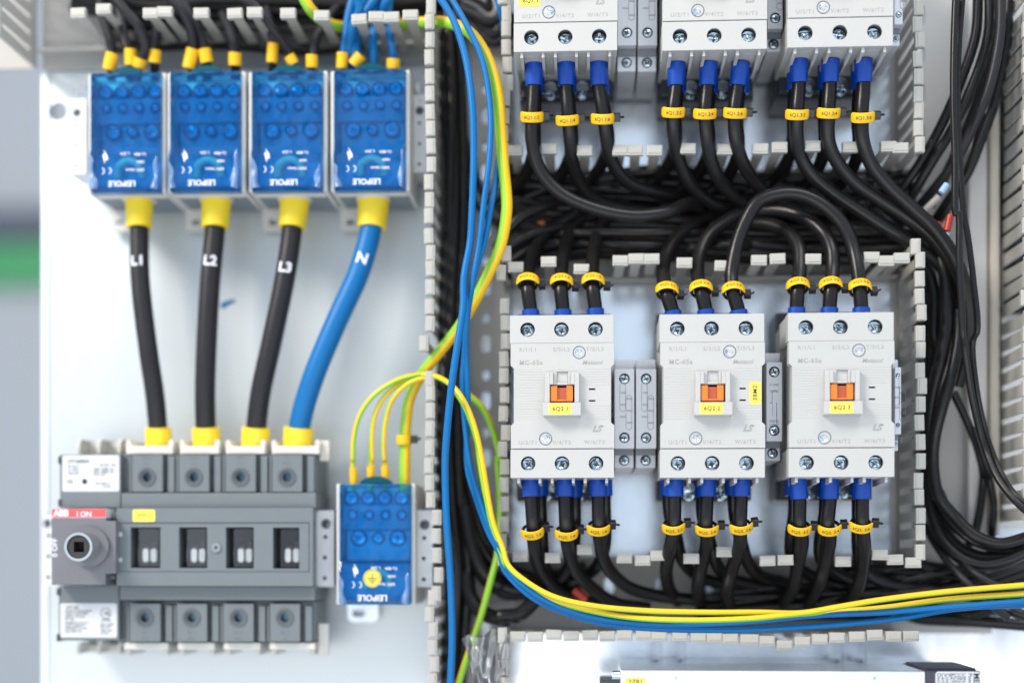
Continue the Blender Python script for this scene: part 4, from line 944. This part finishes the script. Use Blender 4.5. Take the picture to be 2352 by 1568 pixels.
    at('printed_marking', m, inkw, cv)
    if earth:
        m = MB().cyl((bxx(868), bzz(1165)), 6.3, 40.9, 41.3, 36); m.ring((bxx(868), bzz(1165)), 5.6, 5.2, 40.8, 40.95, 36, mi=1)
        for zz, w_ in ((1165, 4), (1181, 2.6), (1196, 1.4)): m.box(bxx(868) - w_, bxx(868) + w_, 40.8, 40.95, bzz(zz) - .35, bzz(zz) + .35, mi=1)
        m.box(bxx(868) - .35, bxx(868) + .35, 40.8, 40.95, bzz(1164), bzz(1128), mi=1)
        at('earth_symbol', m, [yels, ink], cv)
    return root
def ctr_of(x0, x1, y0, y1): return ((x0 + x1) / 2, (y0 + y1) / 2)
dist_block(288.5, 304, 'blue covered distribution block feeding cable L1, leftmost of the row', seed=1, feedx=320, earx=275)
dist_block(471, 301.5, 'blue covered distribution block feeding cable L2', seed=2, feedx=497, earx=450)
dist_block(659, 300, 'blue covered distribution block feeding cable L3', seed=3, feedx=677, earx=627)
dist_block(848.5, 298, 'blue covered distribution block feeding the blue N cable', seed=4, feedx=858, earx=805)
dist_block(861.5, 1249, 'blue covered distribution block with a yellow earth symbol beside the disconnector', earth=True, seed=5)
# filler strips between blocks
for a, b in ((380, 300), (565, 300), (754, 300)):
    p = W(a, b, 50); tag(MB().box(p[0] - 1.2, p[0] + 1.2, 62, 105, p[2] - 40, p[2] + 42).build('spacer_strip', whiteb), 'white spacer strip between the blocks of %s' % {380: 'L1 and L2', 565: 'L2 and L3', 754: 'L3 and N'}[a], 'spacer', 'spacer strips')
# rail end brackets
def bracket(k, x0, y0, x1, y1, Y, holes, label, big):
    a = K(k, x0, y0, Y); b = K(k, x1, y1, Y); root = empty('end_bracket', ((a[0] + b[0]) / 2, 106, (a[2] + b[2]) / 2), label, 'bracket', 'white end brackets')
    hs = [seg_circle(K(k, hx, hy, Y)[0], K(k, hx, hy, Y)[2], r, 20) for hx, hy, r in holes]
    MB().shape([rrect(a[0], b[2], b[0], a[2], .5)] + hs, Y, Y + 1.8).build('face_plate', cleanw, root, bevel=.25)
    MB().box(a[0] + .5, b[0] - .5, Y + 5, 105.5, b[2] + .5, a[2] - .5).build('block', cleanw, root)
    MB().box(a[0] + 1, b[0] - 1, Y + 4, Y + 4.8, b[2] + 1, a[2] - 1).build('hole_shade_sheet', holem, root)  # dark sheet painted as the shade seen through the plate holes
    h = holes[0]; p = K(k, h[0], h[1], Y); screw(MB(), (p[0], p[2]), Y + 1.2, h[2] * .8, 20, 2.5).build('clamp_screw', mat('dark_screw', (.18, .2, .22), .35, metal=.8), root)
    return root
bracket('A1', 478, 692, 602, 1218, 74, [(538, 790, 3.1), (538, 880, 1.2), (534, 1020, 1.2), (531, 1162, 1.2), (541, 718, .7)], 'white perforated end bracket left of distribution block L1', 0)
bracket('A2', 1306, 665, 1420, 1205, 74, [(1370, 775, 3.1), (1368, 862, 1.2), (1368, 1005, 1.2), (1366, 1148, 1.2), (1372, 705, .7)], 'white perforated end bracket right of distribution block N', 0)
bracket('B5', 1800, 562, 1920, 1060, 62, [(1868, 650, 3.6), (1864, 735, 1.5), (1860, 870, 1.5), (1859, 1004, 1.5)], 'white perforated end bracket between disconnector and small block', 0)
bracket('B6', 677, 520, 778, 985, 62, [(731, 608, 3.6), (728, 688, 1.5), (725, 812, 1.5), (725, 938, 1.5)], 'white perforated end bracket right of the small block', 0)
m = MB()
for x, y in ((62, 578), (57, 727), (55, 862), (52, 998)): pass
bracket('B5', 12, 560, 110, 1050, 78, [(45, 648, 3.4), (60, 578, 1.2), (57, 727, 1.5), (55, 862, 1.5), (52, 998, 1.5)], 'white end bracket mostly hidden left of the rotary handle', 0)
for (k, y, lb) in (('A1', 790, 'steel rail behind the four distribution blocks'), ('B5', 800, 'steel rail behind the disconnector')):
    z = K(k, 500, y, 104)[2]; xx0 = W(175 if k == 'A1' else 130, 0, 104)[0]; xx1 = W(962, 0, 104)[0]
    if k == 'B5': xx1 = W(985, 0, 104)[0]
    m = MB().box(xx0, xx1, 106.2, 107.5, z - 14, z + 14); m.box(xx0, xx1, 106, 107, z + 14.1, z + 17.5)
    tag(m.build('mounting_rail', steel), lb, 'rail', 'mounting rails')

# ------------------------------------------------------------------ switch disconnector
def PX(x, y, Y): return K('B5', x, y, Y)
og = PX(950, 800, 104); root = empty('switch_disconnector', (og[0], 104, og[2]), 'large grey four-pole switch disconnector with a red-topped rotary drive', 'switch')
for a_ in ((128, 197, 528, 545), (120, 1052, 517, 1412)): MB().pbox('B5', *a_, 48, 100).build('drive_housing', grey, root, bevel=.8)
for a_ in ((531, 197, 1805, 448, 56), (531, 450, 1802, 546, 46), (520, 1056, 1795, 1150, 46), (520, 1152, 1800, 1415, 56)): MB().pbox('B5', *a_, 100).build('pole_housing', grey, root, bevel=.6)
for y_ in (210, 490, 1070, 1370):   # notches on the drive side
    MB().pbox('B5', 118 if y_ < 900 else 108, y_, 136 if y_ < 900 else 128, y_ + 46, 47, 60).build('notch', greyd, root)
def rect(k, x0, y0, x1, y1, Y): 
    a = K(k, x0, y0, Y); b = K(k, x1, y1, Y); return [(a[0], b[2]), (b[0], b[2]), (b[0], a[2]), (a[0], a[2])]
wins = [(592, 672, 786, 938), (908, 672, 1092, 938), (1214, 672, 1396, 940), (1522, 674, 1694, 942)]
MB().shape([rect('B5', 500, 547, 1782, 1056, 38)] + [rect('B5', *w_, 38) for w_ in wins], 38, 52).build('centre_cover', grey, root, bevel=.5)
MB().pbox('B5', 520, 640, 1760, 646, 37.8, 38.2).pbox('B5', 520, 958, 1760, 963, 37.8, 38.2).pbox('B5', 1755, 646, 1760, 958, 37.8, 38.2).build('cover_seam', greyd, root)
for i, (a, b, c_, d) in enumerate(wins):
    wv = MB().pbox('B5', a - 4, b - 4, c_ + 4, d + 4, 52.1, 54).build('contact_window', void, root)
    m = MB()
    for x in (a + 98, a + 150): 
        p = PX(x, 855, 46); m.shape([slot(p[0], p[2], 4.2, 10)], 46, 50)
    m.build('contact_pin', mat('silver_pin', (.85, .84, .78), .3, metal=.7), wv, bevel=.8)
    MB().pbox('B5', a + 84, 790, a + 130, 812, 46, 50).pbox('B5', a + 140, 765, a + 168, 812, 46, 50).build('pin_holder', blackp, wv)
    MB().pbox('B5', a + 50, b + 8, c_ - 6, d - 8, 39, 40.2).build('pane', clearp, wv, bevel=.3)
p = PX(1152, 805, 38); MB().ring((p[0], p[2]), 3.3, 1.3, 36.8, 38.3).build('rivet', mat('clear_rivet', (.24, .26, .28), .3), root)
# terminal shrouds with a recessed hex screw each
def terms(y0, y1, hy, txt_y, names):
    for (xl, xr_, hx), nm in zip(((602, 800, 697), (908, 1104, 1003), (1212, 1408, 1308), (1517, 1712, 1612)), names):
        dx = -14 if y0 > 900 else 0
        p = PX(hx + dx, hy, 47)
        a = PX(xl + dx, y0, 47); b = PX(xr_ + dx, y1, 47)
        t = MB().shape([[(a[0], b[2]), (b[0], b[2]), (b[0], a[2]), (a[0], a[2])], seg_circle(p[0], p[2], 6.6, 28)], 47, 56).build('terminal_cover', grey, root, bevel=.4)
        MB().ring((p[0], p[2]), 6.5, 5.0, 46.3, 56, 28).ring((p[0], p[2]), 4.95, 3.4, 47.3, 56, 28).build('rim', mat('switch_rim', (.10, .11, .12), .4), t)
        MB().cyl((p[0], p[2]), 3.3, 54, 55, 24).build('terminal_screw', mat('blue_steel', (.10, .16, .2), .25, metal=1), t)
        m = MB(); 
        for j, s in enumerate(nm): m.text(s, p[0], PX(0, txt_y + j * 38, 47)[2], 46.98, 3.0, .005)
        m.build('lettering', mat('faint_print', (.10, .11, .12), .6), t)
        for e in (xl + dx - 20, xr_ + dx + 34):
            MB().pbox('B5', e, y0 + (6 if y0 < 900 else 12), e + 16 if e < xl else e + 44, y1 + (6 if y0 < 900 else 0), 50, 56).build('partition', grey, root, bevel=.3)
terms(200, 440, 345, 222, [('OL.1', '2T1'), ('OL.3', '1.L1'), ('OL.5', '2.L2'), ('N', 'OL.7')])
terms(1172, 1418, 1262, 1358, [('N', '2T1'), ('OL.3', '4T2'), ('OL.2', '6T3'), ('OL.1', 'N')])
# pale terminal shrouds above and below
ivory = mat('ivory_plastic', (.60, .58, .52), .45, mottle=.04)
for a, b in ((560, 868), (912, 1170), (1212, 1470), (1512, 1826)):
    m = MB().pbox('B5', a, 142, b, 194, 52, 98)
    for e0, e1 in ((a - 6, a + 44), (b - 36, b)):
        p0 = PX(e0, 142, 56); p1 = PX(e1, 96, 56); w_ = p1[0] - p0[0]; z0 = p0[2] - .3; h_ = p1[2] - p0[2]
        m.shape([[(p0[0], z0), (p1[0], z0), (p1[0] - (0 if e0 > a else w_ * .45), z0 + h_ * .75), (p1[0] - w_ * (.3 if e0 > a else .55), z0 + h_), (p0[0] + w_ * .3, z0 + h_), (p0[0] + w_ * (.1 if e0 > a else .05), z0 + h_ * .75)]], 58, 97)
    m.build('terminal_shroud', ivory, root, bevel=.7)
    m = MB().pbox('B5', a - 14, 1424, b - 30, 1472, 52, 98)
    for e0, e1 in ((a - 8, a + 30), (b - 62, b - 32)):
        p0 = PX(e0, 1508, 60); p1 = PX(e1, 1470, 60); m.box(p0[0], p1[0], 60, 96, p0[2], p1[2])
    m.build('terminal_shroud', ivory, root, bevel=.7)
for a, b in ((240, 368), (372, 500), (505, 560)):
    for y0, y1 in ((96, 190), (1428, 1500)):
        p0 = PX(a, y0, 64); p1 = PX(b, y1, 64); w_ = p1[0] - p0[0]
        m = MB().shape([[(p0[0], p1[2]), (p0[0] + 2, p1[2]), (p0[0] + 2.4, p0[2] - 3), (p0[0] + 4, p0[2]), (p0[0] + 1.5, p0[2] + .5), (p0[0], p0[2] - 3)]], 64, 97)
        m.box(p0[0] + 1.9, p1[0] - .5, 82, 97, p1[2], p0[2] - 1.5); m.build('shroud_cheek', ivory, root, bevel=.6)
for a_ in ((1826, 105, 1890, 240), (1818, 1300, 1884, 1510)): MB().pbox('B5', *a_, 62, 66).build('side_flap', ivory, root, bevel=.5)
# type plates
def plate(x0, y0, x1, y1, lines, Y=47.9):
    a = PX(x0, y0, Y); b = PX(x1, y1, Y)
    pl = MB().shape([rrect(a[0], b[2], b[0], a[2], 1.4)], Y - .15, Y).build('type_plate', whitep, root)
    m = MB()
    for t, x, y, s in lines: p = PX(x, y, Y); m.text(t, p[0], p[2], Y - .18, s * 1.12, .03, align='LEFT')
    m.build('lettering', mat('plate_print', (.05, .055, .065), .6), pl)
plate(146, 205, 518, 438, [('OT160E04', 180, 243, 3.2), ('Ith 160 A', 182, 275, 1.9), ('Ui 1000V', 182, 298, 1.9), ('Uimp 8kV', 182, 320, 1.9), ('AC-22A  160', 390, 266, 1.9), ('690V 160', 350, 293, 1.9), ('500V 160', 350, 312, 1.9), ('415V 160', 350, 331, 1.9), ('400 125', 420, 293, 1.9), ('400 125', 420, 312, 1.9), ('CE', 176, 376, 3.2), ('IEC 60947-3', 365, 388, 1.8), ('0.8 Nm', 410, 408, 1.8)])
p = PX(292, 373, 47.7); MB().cyl((p[0], p[2]), 1.9, 47.5, 47.75).build('approval_mark', ink, root)
plate(132, 1168, 503, 1392, [('OT160', 170, 1196, 2.8), ('General purpose switch', 165, 1216, 1.8), ('Ampere rating 200A', 165, 1234, 1.8), ('600Vac Wire size', 165, 1254, 1.8), ('HP  3ph', 165, 1272, 1.8), ('Suitable for use on a', 165, 1294, 1.8), ('circuit capable of', 165, 1312, 1.8), ('delivering not more', 165, 1330, 1.8), ('than 10kA rms', 165, 1350, 1.8), ('LISTED', 402, 1278, 2.0), ('UL', 418, 1232, 3.4), ('IND CONT', 395, 1306, 1.8), ('EQ 3A7C', 395, 1324, 1.8), ('Open type', 395, 1344, 1.8), ('5.0 Nm', 395, 1364, 1.8)])
p = PX(430, 1232, 47.7); MB().ring((p[0], p[2]), 3.8, 3.4, 47.5, 47.74).build('approval_mark', MATS['plate_print'], root)
# yellow sticker
a = PX(606, 557, 38); b = PX(752, 636, 38)
sk = MB().shape([rrect(a[0], b[2], b[0], a[2], 1.2)], 37.7, 37.85).build('sticker', yels, root)
p = PX(688, 594, 38); MB().text('0WQ1', p[0], p[2], 37.66, 4.0, .02).build('lettering', mat('olive_print', (.35, .25, .02), .6), sk)
# rotary drive
pts = [(76, 612), (432, 612), (432, 630), (494, 630), (494, 975), (428, 975), (428, 1048), (76, 1048)]
Yh = 30
dv_ = MB().shape([[(K('B5', x, y, Yh)[0], K('B5', x, y, Yh)[2]) for x, y in pts]], Yh, 60).build('drive_cover', greyp, root, bevel=.6)
MB().pbox('B5', 78, 552, 432, 612, Yh - .2, 47.5).build('label_carrier', whitep, dv_, bevel=.4)
rl = MB().pbox('B5', 78, 553, 430, 606, Yh - .5, Yh - .22).build('red_label', redm, dv_)
p = PX(136, 581, Yh); p2 = PX(290, 588, Yh); m = MB().text('ABB', p[0] + .4, p[2], Yh - .52, 5.9, .045); m.text('I ON', p2[0], p2[2], Yh - .52, 5.2, .01); m.build('lettering', inkw, rl)
p = PX(98, 805, Yh); MB().text('0 OFF', p[0], p[2], Yh - .03, 5.2, .01, rot=90).build('lettering', inkw, dv_)
m = MB().pbox('B5', 432, 585, 500, 612, 40, 44); m.pbox('B5', 428, 985, 490, 1012, 40, 44).build('latch', grey, root, bevel=.3)
pk = PX(330, 800, 30); c0 = (pk[0], pk[2])
MB().cyl(c0, 14, 27, 30.2, 40).build('knob_base', greyp, dv_, bevel=.5)
pf = PX(250, 800, 9); c0 = (pf[0] , pf[2])
kn = MB().ring(c0, 10.0, 8.2, 9, 29, 40).build('knob', mat('knob_steel', (.62, .66, .65), .25, metal=1), dv_, bevel=.9, seg=3)
m = MB().shape([seg_circle(c0[0], c0[1], 8.1, 36), [(c0[0] + x, c0[1] + z) for x, z in ((-3.6, -3.6), (3.6, -3.6), (3.6, 3.6), (-3.6, 3.6))]], 10.2, 18); m.build('knob_insert', mat('insert_dark', (.03, .028, .028), .4), kn)
MB().cyl(c0, 7.4, 18.5, 19.5, 30).build('square_socket', void, kn)
for y in (718, 885): MB().pbox('B5', 510, y - 14, 536, y + 14, 37.5, 38.2).build('indicator', mat('pale_indicator', (.5, .52, .55), .4), root)

# ------------------------------------------------------------------ power supply at the bottom
Yp = -11
og = K('B8', 400, 1560, 60); ps = empty('power_supply', (og[0], 104, og[2] - 60), 'galvanised power supply cut off by the bottom edge with a rotated white type label', 'power supply')
pa = K('B7', 985, 1468, Yp); pb = K('B8', 1350, 1468, Yp)
MB().box(pa[0], pb[0], Yp, 60, -170, pa[2]).build('metal_case', galv, ps, bevel=1)
MB().box(pa[0] + 3, pb[0] + 30, 60.2, 104, -170, pa[2] - 1).build('heat_sink', galv, ps, bevel=1)
pc = K('B8', 1768, 1478, Yp)
MB().box(pb[0] + .3, pc[0], Yp + 1, 60, -170, pc[2]).build('plastic_cover', mat('dark_cover', (.035, .035, .055), .4), ps, bevel=1)
for i in range(24):
    x = pb[0] + 2 + i * (pc[0] - pb[0] - 4) / 24
    MB().box(x, x + 1.6, Yp + 8, 56, pc[2] + .05, pc[2] + 1.2).build('cooling_rib', MATS['dark_cover'], ps)
a = K('B8', 1424, 1480, Yp + .8)
lb_ = MB().shape([rrect(a[0], -170, K('B8', 1764, 1480, Yp)[0], a[2], 2.2)], Yp + .7, Yp + .9).build('type_label', whitep, ps)
m = MB()
for t, x, s, bo in (('MERSA 300', 1732, 5.2, .02), ('Power supply', 1684, 3.6, .01), ('UIN 230 V', 1638, 3.6, .005), ('UIN 220 V', 1607, 3.6, .005), ('UOUT 24 V', 1577, 3.6, .005), ('BAT 24 V', 1546, 3.6, .005), ('Conform to', 1515, 3.6, .005), ('Certified', 1484, 3.6, .005), ('Declared', 1452, 3.6, .005)):
    p = K('B8', x, 1492, Yp); m.text(t, p[0], p[2], Yp + .66, s, bo, rot=-90, align='LEFT')
p = K('B8', 1712, 1492, Yp); m.box(p[0] - .15, p[0] + .15, Yp + .62, Yp + .68, p[2] - 30, p[2]); m.build('lettering', ink, lb_)
a = K('B7', 1020, 1524, Yp); b = K('B7', 1170, 1600, Yp)
sk = MB().shape([rrect(a[0], b[2], b[0], a[2], 1)], Yp - .2, Yp - .05).build('sticker', yels, ps)
p = K('B7', 1098, 1558, Yp); MB().text('2ZB1', p[0], p[2], Yp - .24, 4.4, .01).build('lettering', ink, sk)
for k, x, y in (('B7', 1396, 1530), ('B8', 965, 1530)):
    p = K(k, x, y, Yp); screw(MB().cyl((p[0], p[2]), 1.9, Yp - .1, Yp), (p[0], p[2]), Yp - .8, 1.8, 30, 1).build('case_screw', screwm, ps)
MB().pbox('B7', 830, 1545, 984, 1640, 20, 60).build('connector', darkg, ps, bevel=1)
p = K('B7', 955, 1505, 10); MB().tube([off(p, -3), off(p, 3)], 3, 16, 2).build('lug', steel, ps)
# clear retaining clips behind the lower duct
for i, (k, x0, x1) in enumerate((('B7', 1210, 1292), ('B7', 1392, 1470), ('B8', 655, 738), ('B8', 842, 912))):
    a = K(k, x0, 1265, 70); b = K(k, x1, 1420, 70)
    tag(MB().box(a[0], b[0], 70, 73, b[2], a[2]).box(a[0] + 2, b[0] - 2, 73, 104, b[2], b[2] + 3).build('retaining_clip', clearp, bevel=.5),
        'clear plastic clip %s above the power supply' % ['far left', 'second from left', 'third from left', 'far right'][i], 'clip', 'clear clips above the power supply')
# crumpled film bag at the bottom
def bag():
    m = MB(); n, k_ = 22, 22; rr = random.Random(3)
    c00 = K('B6', 958, 1300, 30); c10 = K('B6', 1235, 1225, 36); c01 = K('B6', 1050, 1640, 24); c11 = K('B6', 1215, 1640, 30)
    vs = []
    for i in range(n + 1):
        for j in range(k_ + 1):
            u, v = j / k_, i / n
            p = Vector(c00) * (1 - u) * (1 - v) + Vector(c10) * u * (1 - v) + Vector(c01) * (1 - u) * v + Vector(c11) * u * v
            p.y += 5 * math.sin(u * 9 + 2 * math.sin(v * 4)) + 2.5 * math.sin(u * 23 + v * 7) + rr.uniform(-.7, .7)
            p.z += 2 * math.sin(u * 11) * (1 - v); vs.append(p)
    fs = [(i * (k_ + 1) + j, i * (k_ + 1) + j + 1, (i + 1) * (k_ + 1) + j + 1, (i + 1) * (k_ + 1) + j) for i in range(n) for j in range(k_)]
    o = m.add(vs, fs, True).build('plastic_bag', bagm); s = o.modifiers.new('solid', 'SOLIDIFY'); s.thickness = .0002
    tag(o, 'crumpled clear plastic bag at the foot of the left tall duct', 'bag')
bag()
# blue pen stroke on the left panel
a = W(508, 704, 109.8); b = W(540, 690, 109.8)
o = MB().tube([a, ((a[0] + b[0]) / 2, 109.8, (a[2] + b[2]) / 2 + .6), b], lambda t: 2.0 * (1 - .6 * t) + .3, 8, 4).build('pen_mark', bluew, origin=(a[0], 109.8, a[2])); o.scale = (1, .05, 1)
tag(o, 'short blue pen stroke on the bare panel right of cable L2', 'mark')
print('cables', NC[0])
